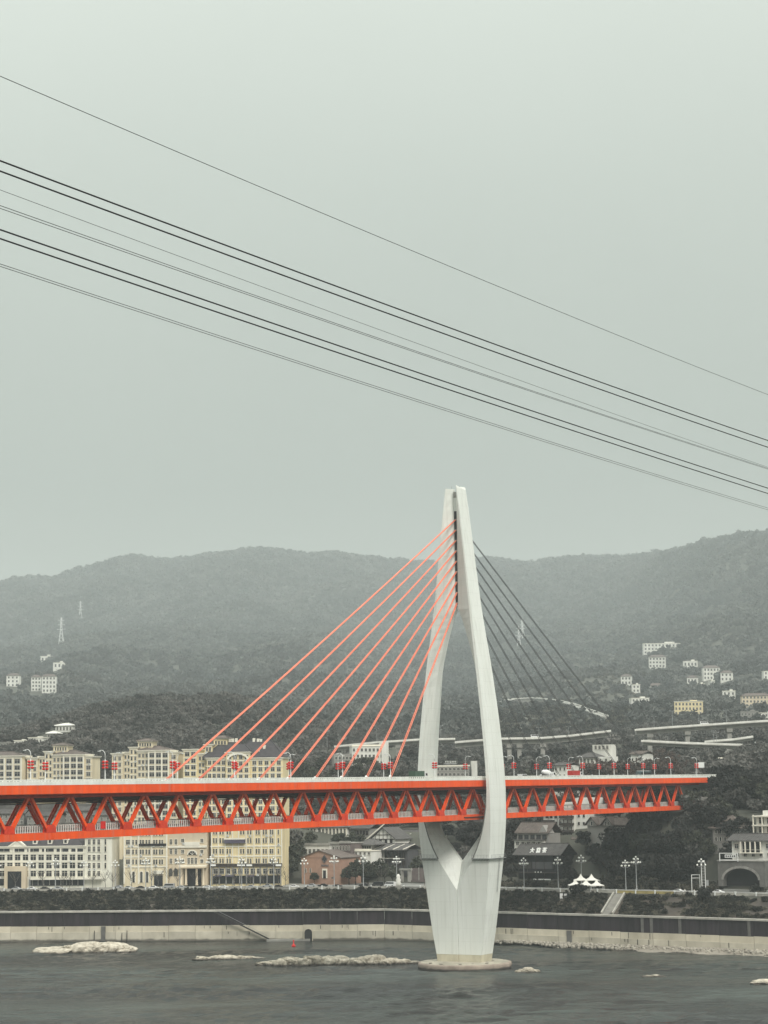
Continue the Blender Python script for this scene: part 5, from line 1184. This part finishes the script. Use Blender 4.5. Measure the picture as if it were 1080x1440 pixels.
for a, c, yb_, ye, lab, wm in FH:
    q = hit((a+c)/2, yb_+1, 960, 8000); m_ = {'white': 'wall_white', 'grey': 'wall_grey', 'cream': 'wall_yellow', 'beige': 'wall_beige'}[wm]
    rows = max(1, int((yb_-ye)/5)); n = max(2, int((c-a)/4.6))
    for u in np.arange(-8, (c-a)/F*q[1]+8.1, 7):
        for v in np.arange(0, 26+q[1]*.02, 7): EXCL.append((P(a, yb_, float(q[1]))[0]+u, float(q[1])-v))
    b = B('hillside_house', lab, (a+c)/2, yb_, float(q[1]), random.uniform(-.25, .25), 'house'); b.wall(a, c, ye, m_, dep=12, down=14)
    k = (yb_-ye)/rows; b.wins(a+.5, c-.5, n, [ye+k*(j+.5) for j in range(rows)], min(2.2, (c-a)/n*.55), k*.5, 'dark')
    if (a+c) % 3 == 0 or 'roofed' in lab: b.roof(a, c, ye, ye-3.5, 'tile_brown' if 'white roofed' not in lab else 'wall_white', 'hip', dep=12)
    else:
        x0, z = b.pt(a, ye); x1, _ = b.pt(c, ye); mb = MB(); mb.box(x0-.4, x1+.4, -.4, 12.4, z, z+.5); mb.build('roof', 'trim' if wm != 'grey' else 'concrete', b.o); b.box(a+(c-a)*.55, a+(c-a)*.8, ye-2.6, ye, m_, 3, 8, 'roof_room')
# houses just behind the bridge, right of the pylon
b = B('white_roof_villa', 'white villa with dark roof standing in brown trees behind the bridge', 834, 1082, 1016, RR, 'house'); b.wall(814, 836, 1066, 'wall_white', dep=9); b.roof(812, 838, 1065, 1058, 'tile_grey', 'hip', dep=9); b.wins(815, 835, 4, [1070], 3, 5, 'dark'); b.wall(838, 856, 1064, 'wall_white', y=1, dep=8); b.wins(839, 855, 2, [1069], 3, 4, 'dark', 1); b.wall(820, 846, 1047, 'wall_white', pyb=1064, y=9, dep=5); b.wins(822, 844, 4, [1051], 3.4, 5, 'dark', 9)
b = house('white_shop_house', 'small white house just above the bridge rail behind the mixer truck', 779, 797, 1096, 1076, 1072, 975, 'wall_white', 'tile_grey', 'gx', 2, 3, 2.4, 4, 'dark', RR)
b = house('ruined_house', 'pale rough house half hidden in brown trees by the bridge end', 887, 903, 1075, 1060, 1056, 1012, 'wall_white', 'tile_brown', 'gx', 1, 3, 2.4, 4, 'dark', RR)
b = house('road_shelter', 'flat roofed pale toll building beside the highway ramps', 1010, 1041, 1082, 1068, 1064, 1090, 'wall_white', 'trim', 'flat', 1, 6, 3, 5, 'dark', 0)
b = B('road_sign', 'blank white traffic sign on a post near the bridge end', 986, 1094, 930, 0, 'sign'); b.box(981.5, 990.5, 1072, 1079.5, 'metal_white', 0, .2, 'sign_board'); b.box(977.6, 978.6, 1072, 1096, 'metal_white', .2, .5, 'post'); b.box(978, 982, 1074, 1075, 'metal_white', .2, .45, 'bracket')

# ------------------------------------------------------------------ riverside things
def make_globe_lamp():
    t = thing('globe_lamp', 'tall riverside lamp post with two tiers of white globes', 'street lamp', (0, 0, 0), 0, 'globe lamps along the riverside road')
    mb = MB(); mb.lathe([(.45, 0), (.42, .5), (.2, .8), (.16, 6), (.12, 12.2)], 8); mb.build('pole', 'metal_grey', t, True)
    g = MB(); g.lathe([(.05, -.36), (.26, -.26), (.37, 0), (.26, .26), (.05, .36)], 8); me = g.mesh('globe', 'globe', True)
    for n, r_, z in ((6, 1.75, 10.9), (4, 1.1, 12.2)):
        for k in range(n):
            a = 2*pi*k/n+.2; mb = MB(); mb.tube([(0, 0, z-.5), (r_*.6*cos(a), r_*.6*sin(a), z-.75), (r_*cos(a), r_*sin(a), z-.3)], .05, 4); ar = mb.build('arm', 'metal_grey', t); obj('globe', me, ar, (r_*cos(a), r_*sin(a), z))
    obj('globe', me, t, (0, 0, 13.0)); return t
gl = None
for px in (-5, 42, 78, 118, 162, 205, 253, 296, 340, 385, 428, 470, 511, 558, 737, 785, 818, 880, 895, 987):
    x = P(px, 1240, 915)[0]; tt = 30.5 if px not in (818, 895) else 52
    for _ in range(4): x = P(px, 1240, float(Yb(x))+tt)[0]
    loc = (x, float(Yb(x))+tt, ROADZ+.08)
    if gl is None: gl = make_globe_lamp(); gl.location = loc
    else: dup(gl, loc, random.uniform(0, 1), random.uniform(.95, 1.05))
# pavilion tents
tn = None; TL = ['white pointed pavilion tent in the front row by the parapet', 'white pointed pavilion tent standing in the second row']
for px, row in ((809, 0), (824, 0), (839, 0), (817, 1), (832, 1)):
    tt = 31 if row == 0 else 37; x = P(px, 1243, 870)[0]
    for _ in range(4): x = P(px, 1243, float(Yb(x))+tt)[0]
    loc = (x, float(Yb(x))+tt, ROADZ+.1+(1.6 if row else 0))
    if tn is None:
        tn = thing('pavilion_tent', TL[0], 'tent', loc, 0, 'front row tents'); mb = MB(); n = 4; h = 2.3
        prof = [(3.1, 2.5), (3.1, 2.3), (3.1, 2.5), (1.9, 2.85), (1.0, 3.4), (.4, 4.2), (.05, 4.9)]; vs = [(r_*1.3*cos(pi/4+pi/2*k), r_*1.3*sin(pi/4+pi/2*k), z) for r_, z in prof for k in range(4)]
        mb.add(vs, [(i*4+k, i*4+(k+1) % 4, (i+1)*4+(k+1) % 4, (i+1)*4+k) for i in range(len(prof)-1) for k in range(4)]); mb.build('canopy', 'tent', tn)
        for sx_ in (-1, 1):
            for sy_ in (-1, 1): mb = MB(); mb.tube([(sx_*2.7, sy_*2.7, 0), (sx_*2.7, sy_*2.7, 2.45)], .07, 6); mb.build('tent_pole', 'metal_white', tn)
        mb = MB(); mb.box(-1.6, 1.6, -.6, .6, 0, 1.0); mb.build('counter', 'wall_white', tn)
    else: dup(tn, loc, random.uniform(-.1, .1), 1.0 if row == 0 else 1.05, TL[row], ['front row tents', 'second row tents'][row])
# tall pole sign and gate by the parapet on the right
x = P(969, 1243, 850)[0]; q = (x, float(Yb(x))+30, ROADZ)
t = thing('mast_sign', 'tall narrow lattice mast beside an open steel gate frame', 'mast', q); 
for s_ in (-.7, .7): mb = MB(); mb.box(s_-.12, s_+.12, -.12, .12, 0, 12.2); mb.build('mast_post', 'metal_white', t)
for k in range(11): mb = MB(); mb.box(-.58, .58, -.08, .08, 1+k*1.1, 1.12+k*1.1); mb.build('mast_rung', 'metal_grey', t)
mb = MB(); mb.box(.9, 1.9, -.1, .1, 3.2, 5.4); mb.build('side_panel', 'metal_grey', t)
x = P(960, 1243, 850)[0]; q = (x, float(Yb(x))+31, ROADZ)
t = thing('gate_frame', 'open white steel gate frame with cross bar by the parapet', 'gate frame', q)
for s_ in (-1.6, 1.6): mb = MB(); mb.box(s_-.12, s_+.12, -.12, .12, 0, 7.4); mb.build('gate_post', 'metal_white', t)
for z in (6.0, 7.2): mb = MB(); mb.box(-1.7, 1.7, -.1, .1, z, z+.22); mb.build('cross_bar', 'metal_white', t)
# white stone statue by the trees
x = P(560, 1238, 905)[0]; t = thing('stone_statue', 'pale knobbly stone statue on a plinth by the riverside trees', 'statue', (x, float(Yb(x))+31, ROADZ)); mb = MB(); mb.box(-1.2, 1.2, -1, 1, 0, 1.0); mb.build('plinth', 'concrete', t); mb = MB(); mb.lathe([(.9, 1), (1.3, 1.8), (.9, 2.7), (1.2, 3.4), (.7, 4.2), (.95, 4.9), (.5, 5.6), (.1, 5.9)], 9, sx=1.0, sy=.7); mb.build('figure', 'wall_white', t, True)
# white notice boards on the bank
x = P(792, 1256, 830)[0]
for i, dx in enumerate((0, 1.7)):
    t = thing('notice_board', ['white notice board on the grass bank, the taller of two', 'white notice board on the grass bank, the shorter of two'][i], 'sign', (x+dx, float(Yb(x))+20, tz(x+dx, float(Yb(x))+20)-.2)); mb = MB(); mb.box(-.6, .6, -.06, .06, .9, 2.9-.5*i); mb.build('board', 'paint_white', t)
    for s_ in (-.5, .5): mb = MB(); mb.box(s_-.05, s_+.05, .06, .16, 0, 2.8-.5*i); mb.build('post', 'metal_grey', t)
# people strolling
def person(x, y, z, rz, top, low, label, group):
    t = thing('person', label, 'person', (x, y, z), rz, group)
    mb = MB(); r = 8
    body = [(.11, .05, 0), (.12, .08, .45), (.15, .11, .85), (.20, .13, 1.0), (.22, .14, 1.35), (.16, .11, 1.48), (.06, .06, 1.53), (.085, .10, 1.6), (.095, .11, 1.68), (.07, .08, 1.76), (.01, .01, 1.79)]
    vs = []; fs = []
    for a, b_, zz in body:
        for k in range(r): vs.append((a*1.15*cos(2*pi*k/r), b_*1.15*sin(2*pi*k/r), zz))
    for i in range(len(body)-1):
        for k in range(r): fs.append((i*r+k, i*r+(k+1) % r, (i+1)*r+(k+1) % r, (i+1)*r+k))
    mb.add(vs, fs); mb.m = [1 if i//r < 2 else (0 if i//r < 5 else 2) for i in range(len(fs))]
    for s_ in (-1, 1): 
        nb = len(mb.f); mb.tube([(s_*.23, 0, 1.4), (s_*.29, .03, 1.1), (s_*.27, -.08, .82)], [.06, .05, .04], 6, 0)
        mb.tube([(s_*.09, s_*.1, .85), (s_*.11, s_*.14, .45), (s_*.11, s_*.2, .0)], [.10, .075, .06], 6, 1)
    mb.build('body', [top, low, 'wall_beige'], t, True); return t
for px, lab, top in ((932, 'person in a white top standing by the parapet near the stalls', 'paint_white'), (943, 'person in a pale jacket walking by the parapet', 'tent'), (731, 'person in white near the tea house', 'paint_white'), (723, 'person in a dark jacket near the tea house', 'paint_black'), (148, 'person in dark clothes on the pavement by the white building', 'paint_black'), (106, 'person in a white shirt on the pavement by the white building', 'paint_white'), (1048, 'person in white by the parapet near the stone arch', 'paint_white')):
    x = P(px, 1243, 880)[0]; person(x, float(Yb(x))+29.5, ROADZ+.1, random.uniform(0, 6), top, 'paint_black', lab, None)

# transmission towers on the mountain
tw = None
for px, py0, py1 in ((86, 910, 868), (730, 915, 880), (113, 875, 845), (735, 905, 870)):
    q = hit(px, py0, 1700, 8000); h = float((py0-py1)/F*q[1])
    if tw is None:
        tw = thing('lattice_tower', 'pale lattice power pylon on the hazy mountain', 'power pylon', tuple(q), 0, 'power pylons on the mountain'); H_ = 40.
        mb = MB()
        for sx_ in (-1, 1):
            for sy_ in (-1, 1): mb.tube([(sx_*4, sy_*4, -2), (sx_*1.2, sy_*1.2, 22), (sx_*.6, sy_*.6, 40)], .28, 4)
        mb.build('leg_frame', 'metal_white', tw); mb = MB()
        for k in range(8):
            z0, z1 = k*5, k*5+5; w0 = np.interp(z0, [0, 22, 40], [4, 1.2, .6]); w1 = np.interp(z1, [0, 22, 40], [4, 1.2, .6])
            for s_ in (-1, 1): mb.beam((-w0, s_*w0, z0), (w1, s_*w1, z1), .2, .2); mb.beam((w0, s_*w0, z0), (-w1, s_*w1, z1), .2, .2)
        mb.build('bracing', 'metal_white', tw); mb = MB()
        for z, l in ((24, 6), (30, 5), (36, 4)): mb.beam((-l, 0, z), (l, 0, z), .3, .5)
        mb.build('cross_arm', 'metal_white', tw); tw.scale = (h/40,)*3
    else: dup(tw, tuple(q), random.uniform(0, 1), h/40)

# ------------------------------------------------------------------ rocks in the river
def rock_mesh(seed, sub=4):
    import bmesh
    bm = bmesh.new(); bmesh.ops.create_icosphere(bm, subdivisions=sub, radius=1); r = np.random.default_rng(seed); ph = r.uniform(0, 6, (6, 3)); fr = r.uniform(1.2, 4.5, (6, 3))*np.array([1, 1, 1.3, 1.8, 2.4, 3.2])[:, None]
    for v in bm.verts:
        p = np.array(v.co); s_ = 1.12+sum(.2/(1+.35*k)*(abs(sin(fr[k]@p+ph[k, 0]))-.6) for k in range(6)); q = p*s_
        q[2] = q[2] if q[2] < .55 else .55+(q[2]-.55)*.35; q = np.round(q*7)/7*.35+q*.65; v.co = q
    me = bpy.data.meshes.new('boulder'); bm.to_mesh(me); bm.free(); me.materials.append(MT['rock']); return me
RK = [rock_mesh(k) for k in range(7)]
def reef(label, px0, px1, py, n, hmax, dep, seed, group=None, cat='rocks', low=False):
    r = random.Random(seed); a = G(px0, py, 0); b_ = G(px1, py, 0); c = (a+b_)/2; t = thing('river_rock', label, cat, tuple(c), 0, group)
    for i in range(n):
        u = (i+.5)/n; L = np.linalg.norm(b_-a); x = -L/2+L*u+r.uniform(-.3, .3)*L/n; s_ = L/n*r.uniform(.8, 1.35); e_ = sin(pi*min(1, max(0, u)))**.35
        o = obj('boulder', RK[r.randrange(7)], t, (x, r.uniform(-dep, dep), -.2), r.uniform(0, 6)); o.scale = (s_*r.uniform(.95, 1.5), s_*r.uniform(.7, 1.1), hmax*e_*r.uniform(.6, 1.15)); o.rotation_euler = (r.uniform(-.15, .15), r.uniform(-.15, .15), r.choice((0, pi))+r.uniform(-.4, .4))
    return t
reef('cream boulder ridge in the water before the pale river wall', 80, 180, 1339, 6, 6.0, 1.2, 1)
reef('low flat rock spit leading to the big reef', 277, 366, 1349, 12, 2.3, .8, 2)
reef('big cream rock reef of many boulders left of the pylon', 372, 580, 1356, 24, 4.2, 2.6, 3)
reef('small rounded rock beside the pylon base', 727, 752, 1368, 4, 2.6, .5, 4)
reef('flat rock edge breaking the water far right of the pylon', 1067, 1100, 1383, 3, 2.2, .5, 5)
reef('thin submerged ledge barely above the water right of the pylon', 905, 935, 1374, 6, 1.2, .5, 6)
q = G(413, 1339, 0); t = thing('red_buoy', 'small red marker buoy on the big reef', 'buoy', (q[0], q[1], 1.9)); mb = MB(); mb.lathe([(.75, 0), (.85, .5), (.6, .9), (.22, 1.2), (.2, 2.4), (.02, 2.6)], 12); mb.build('float', 'red', t, True); mb = MB(); mb.box(-.3, .3, -.3, .3, 2.3, 2.7); mb.build('top_mark', 'red', t)
# stakes at the waterline
for i, px in enumerate((2, 137, 175, 182)):
    a = G(px, 1322, 0); t = tag(MB().tube([(0, 0, -2), (.05, 0, 3.6+i % 2)], [.22, .16], 6).build('mooring_stake', 'stain_streak', None), 'dark mooring stake standing at the foot of the pale wall', 'stake', 'mooring stakes'); t.location = (a[0], float(Yb(a[0]))-3.4, 0)
# rubble shore right of the pylon
xs_ = np.arange(60, 330, 6.); T_ = np.array([-16., -11, -7, -4, -2.5]); X_, TT_ = np.meshgrid(xs_, T_); wsh = np.clip((X_-60)/40, .25, 1)
Z_ = np.array([-.6, .25, .8, 1.3, 1.7])[:, None]*np.ones_like(X_)*np.where(X_ > 75, 1, .75)+wob(X_, TT_*6, 25)*.35
tag(obj('muddy_shore', grid_mesh('muddy_shore', X_, Yb(X_)+np.where(TT_ < -3, TT_*np.clip(wsh+wob(X_, X_*0, 60)*.18, .3, 1.3), TT_), Z_, 'mud')), kind='structure')
pts = []
for k in range(1500):
    x = random.uniform(38, 180) if k % 3 else random.uniform(45, 90); t_ = -2.4-abs(random.gauss(0, 1))*(3.4 if x > 60 else 1.4); pts.append((x, float(Yb(x))+t_, .25+max(-.2, (t_+11)*.14)))
scatter('rubble', pts, RNG.uniform(.18, .75, len(pts))**1.4*1.2, RNG.uniform(0, 6, len(pts)), proto([(lambda m: (m.materials.clear(), m.materials.append(MT['rubble']), m)[2])(rock_mesh(20+k, 1)) for k in range(4)], 'rubble_stone'), 4, 'rubble')

# ------------------------------------------------------------------ trees
CR = [quads_mesh('crown', leaf_crown(100+k, 30, 52, .60, 4.2, 3.3, 6.2, .30), 'leaf_dark') for k in range(4)]
CM = [quads_mesh('crown', leaf_crown(120+k, 28, 48, .56, 3.9, 3.6, 6.0, .31), 'leaf_mid') for k in range(3)]
CB = [quads_mesh('crown', leaf_crown(140+k, 26, 36, .50, 4.2, 3.0, 5.8), 'leaf_brown') for k in range(3)]
TRK = [trunk_mesh(k, 6.2, .32, 'bark', 5, 3.2) for k in range(3)]
BARE = [trunk_mesh(30+k, 5.2, .15, 'bark_pale', 11, 3.0, 6) for k in range(3)]
tr = random.Random(11)
def ylim(px, Z):      # highest photo row a tree standing before the truss may reach without hiding it
    if px > 1014 or px < 600: return 0
    zn = float(np.interp(px, [600, 731, 809, 879, 966, 1015], [690, 750, 797, 838, 897, 925]))
    if Z > zn+22: return 0
    return 1143 if px < 968 else 1108
def tree(px, py, Z, h, kind, label, group):
    q = P(px, py, Z); g = tz(q[0], q[1]); yl = ylim(px, Z)
    if yl:
        h = min(h, (P(px, yl, Z)[2]-g)/1.03)
        if h < 3.5: return
    kinds = {'dark': CR, 'mid': CM, 'brown': CB}[kind]
    kinds = CM if label.startswith('dark broadleaf') and tr.random() < .3 else kinds
    t = thing('broadleaf_tree', label, 'tree', (q[0], q[1], g), tr.uniform(0, 6), group); t.scale = (h/9.5*tr.uniform(.9, 1.15), h/9.5*tr.uniform(.9, 1.15), h/9.5)
    obj('trunk', tr.choice(TRK), t); obj('crown', tr.choice(kinds), t); return t
for lab, grp, kind, spots in (
  ('dark broadleaf tree on the steep slope below the bridge end', 'dark trees below the bridge end', 'dark', [(px+tr.uniform(-7, 7), 0, 850+tr.uniform(0, 75), tr.uniform(9, 15)) for px in np.linspace(868, 1075, 20) for _ in range(3)]),
  ('dark tree rising beside the end of the orange truss', 'trees beside the truss end', 'dark', [(px, 0, 880+tr.uniform(0, 50), tr.uniform(12, 17)) for px in (985, 1000, 1012, 1025, 1038, 1050, 1062, 1075, 1090, 1030, 1055)]+[(px_, 0, 895+tr.uniform(-12, 25), tr.uniform(10, 15)) for px_ in (1018, 1024, 1032, 1040, 1046, 1053, 1060, 1068, 1074, 1082, 1090, 1036, 1056, 1078, 1066, 1044)]),
  ('brown leafy tree on the rise behind the right bridge span', 'brown trees behind the right span', 'brown', [(px+tr.uniform(-4, 4), 0, Z, (tr.uniform(.9, 1.15)*h if not 800 < px < 858 else max(8, P(px, tr.uniform(1066, 1078), Z)[2]-tz(P(px, 1090, Z)[0], Z)))) for px, Z, h in [(806, 990, 13), (814, 992, 12), (822, 990, 12.5), (830, 993, 13), (838, 990, 13), (846, 992, 13), (853, 990, 14), (860, 994, 16), (868, 994, 18), (876, 992, 17), (884, 990, 15), (892, 990, 15), (900, 993, 15), (910, 994, 16), (920, 996, 15), (790, 966, 10), (781, 966, 9), (772, 968, 11), (932, 998, 15), (944, 998, 16), (800, 975, 11)]+[(px_, 1000+tr.uniform(-20, 60), tr.uniform(9, 14)) for px_ in (800, 815, 842, 850, 858, 866, 872, 880, 885, 893, 900, 908, 916, 924, 932, 940, 950, 960, 970)]]),
  ('green tree among the village houses left of the pylon', 'village trees left of the pylon', 'mid', [(px+tr.uniform(-3, 3), 0, Z, h) for px, Z, h in ((405, 950, 13), (412, 958, 14), (420, 965, 12), (436, 975, 8), (478, 972, 9), (485, 940, 8), (490, 928, 9), (500, 926, 11), (510, 930, 12), (520, 926, 10), (531, 927, 11), (541, 929, 10), (549, 925, 9), (583, 940, 10), (592, 936, 9), (604, 930, 9), (508, 968, 9), (498, 972, 8), (440, 935, 6))]),
  ('dark tree in the garden between the pylon and the tea house', 'garden trees right of the pylon', 'dark', [(px+tr.uniform(-3, 3), 0, Z, h) for px, Z, h in ((715, 905, 9), (722, 915, 11), (718, 925, 12), (735, 935, 11), (790, 900, 9), (797, 890, 8), (826, 905, 10), (835, 896, 9), (846, 890, 11), (856, 885, 12), (865, 880, 10), (700, 930, 10), (640, 940, 9), (655, 945, 10), (670, 948, 10), (684, 940, 11), (628, 955, 9), (660, 965, 10))]),
  ('leafy green tree on the hill crest behind the deck', 'trees behind the middle span', 'mid', [(px, 0, Z, h) for px, Z, h in ((418, 1080, 12), (428, 1100, 13), (440, 1090, 12), (452, 1120, 12), (463, 1080, 11), (475, 1100, 12), (490, 1110, 12), (503, 1090, 13), (515, 1120, 14), (530, 1130, 11), (548, 1110, 10), (565, 1100, 9), (580, 1090, 9), (690, 1060, 10), (712, 1050, 11), (730, 1040, 10), (742, 1060, 11), (760, 1050, 10), (772, 1020, 9), (795, 1040, 10))]),
  ('round bushy tree growing on the grass bank above the wall', 'bushy trees on the grass bank', 'dark', [(px, 0, Z, h) for px, Z, h in ((988, 800, 7), (807, 836, 5.5), (815, 838, 5))])):
    for px, py, Z, h in spots: tree(px, 1200, Z, h, kind, lab, grp)
bl_ = 'bare thin street tree on the pavement by the riverside buildings'
for px in (22, 60, 88, 98, 130, 148, 158, 185, 212, 222, 237, 250, 275, 305, 330, 352, 370, 392, 402, 538, 596):
    x = P(px, 1240, 920)[0]; tt = 45.5
    for _ in range(3): x = P(px, 1240, float(Yb(x))+tt)[0]
    t = thing('bare_tree', bl_, 'tree', (x, float(Yb(x))+tt, ROADZ), tr.uniform(0, 6), 'bare street trees'); t.scale = (tr.uniform(.9, 1.3),)*3
    me = tr.choice(BARE); obj('branches', me, t); mb = MB(); mb.lathe([(.7, 0), (.7, .35), (.6, .4)], 8); mb.build('tree_pit_kerb', 'concrete', t)

# masses of foliage
cell = {}
for ex in EXCL: cell.setdefault((int(ex[0]//8), int(ex[1]//8)), []).append(ex)
def free(x, y, r=7.5):
    i, j = int(x//8), int(y//8)
    for a in (-1, 0, 1):
        for b_ in (-1, 0, 1):
            for ex in cell.get((i+a, j+b_), ()):
                if (ex[0]-x)**2+(ex[1]-y)**2 < r*r: return False
    return True
def fill(n, x0, x1, y0, y1, cond):
    X = RNG.uniform(x0, x1, n); Y = RNG.uniform(y0, y1, n); k = cond(X, Y); X, Y = X[k], Y[k]; f = np.array([free(a, b_) for a, b_ in zip(X, Y)], bool); X, Y = X[f], Y[f]; return np.stack([X, Y, terr(X, Y)], 1)
CF = proto([quads_mesh('hill_crown', leaf_crown(200+k, 20, 30, .95, 4.4, 3.6, 4.2), 'leaf_hill') for k in range(5)], 'hill_crown')
CFF = proto([quads_mesh('mountain_crown', leaf_crown(220+k, 12, 20, 2.2, 7.5, 5.2, 5.0), 'leaf_forest') for k in range(5)], 'mountain_crown')
# wooded hills behind the town
def c1(X, Y):
    t = Y-Yb(X); u = X/Y; open_ = (u > -.03) & (u < .115) & (Y > 1120); d = np.where(open_, .28, 1.)*np.where(wob(X, Y, 130) > .75, .3, 1)*np.where((u > .118) & (Y > 1130) & (Y < 1290), .3, 1)
    return (t > 84) & (np.abs(X) < .27*Y+50) & (RNG.uniform(0, 1, len(X)) < d)
pt = fill(19000, -520, 620, 850, 1720, c1)
pt = np.array([v for v in pt if not (lambda px: ylim(px, v[1]) and projz(v[0], v[1], v[2]+9) < ylim(px, v[1]))(projx(v))])
scatter('hill_woods', pt, RNG.uniform(.6, 1.2, len(pt)), RNG.uniform(0, 6.28, len(pt)), CF, 5, 'leaf_forest')
def c2(X, Y): 
    u = X/Y; road = (u > .045) & (u < .12) & (Y > 1700) & (Y < 3300); return (np.abs(X) < .22*Y+80) & (RNG.uniform(0, 1, len(X)) < np.where(road, .13, np.where(wob(X, Y, 330) > .9, .45, 1.)))
pt = fill(60000, -2200, 2200, 1700, 8750, c2)
scatter('mountain_forest', pt, RNG.uniform(.75, 1.35, len(pt))*np.interp(pt[:, 1], [1700, 8000], [.85, 2.3]), RNG.uniform(0, 6.28, len(pt)), CFF, 5, 'leaf_forest')
# scrub on the river bank
SB = proto([quads_mesh('bank_shrub', leaf_crown(240+k, 9, 22, .34, 1.1, .8, .7, .55), 'shrub') for k in range(4)]+[quads_mesh('bank_shrub', leaf_crown(250+k, 8, 16, .34, 1.0, .6, .5, .6), 'shrub_dry') for k in range(4)], 'bank_shrub')
X = RNG.uniform(-260, 210, 9500); T = RNG.uniform(3.2, 26, 9500); k = (wob(X, T*4, 34) > np.where(X > 95, -.12, -.45)) | (T > 20) & (X < 60); k &= ~((X > xa-4) & (X < xb+4)) if False else True
X, T = X[k], T[k]; ky = np.array([abs(x-(103+.0*x)) > 0 for x in X]); Yk = Yb(X)+T
s0 = P(860, 1262, 826)[0]; m_ = np.abs(X-(s0+(T-14)*.25)) > 3.6; X, T, Yk = X[m_], T[m_], Yk[m_]
scatter('bank_scrub', np.stack([X, Yk, terr(X, Yk)-.1], 1), RNG.uniform(.5, 1.35, len(X)), RNG.uniform(0, 6.28, len(X)), SB, 8, 'shrub')
X = RNG.uniform(40, 190, 1500); T = RNG.uniform(56, 100, 1500); f_ = np.array([free(a, float(Yb(a))+b_, 5) for a, b_ in zip(X, T)]); X, T = X[f_], T[f_]; Yk = Yb(X)+T
scatter('slope_scrub', np.stack([X, Yk, terr(X, Yk)-.1], 1), RNG.uniform(.9, 2.4, len(X)), RNG.uniform(0, 6.28, len(X)), SB, 8, 'shrub')
Y = RNG.uniform(1500, 3400, 9000); X = Y*RNG.uniform(.03, .135, 9000); k = (wob(X, Y, 60)+.5*wob(Y, X, 25)+.35*np.sin(terr(X, Y)*1.1) > -.1); X, Y = X[k], Y[k]
scatter('slope_brush', np.stack([X, Y, terr(X, Y)-.2], 1), RNG.uniform(1.2, 3.6, len(X)), RNG.uniform(0, 6.28, len(X)), SB, 8, 'shrub')
xs_ = np.arange(-400, 320, 6.); X_, T_ = np.meshgrid(xs_, np.array([2.7, 8, 14, 20, 25.4])); tag(obj('grass_bank', grid_mesh('grass_bank', X_, Yb(X_)+T_, terr(X_, Yb(X_)+T_)+.12, 'grass_bank')), kind='structure')

# ------------------------------------------------------------------ haze
def haze():
    mb = MB(); mb.box(-3200, 3200, -320, 10600, -5, 1180)
    m = bpy.data.materials.new('haze'); m.use_nodes = True; t = m.node_tree; t.nodes.clear()
    v = N(t, 'ShaderNodeVolumePrincipled'); v.inputs['Color'].default_value = (.83, .90, .91, 1); v.inputs['Density'].default_value = HAZE; v.inputs['Anisotropy'].default_value = 0.0
    o = N(t, 'ShaderNodeOutputMaterial'); t.links.new(v.outputs[0], o.inputs['Volume']); MT['haze'] = m
    tag(mb.build('haze', 'haze'), kind='stuff')
HAZE = .000095
haze()
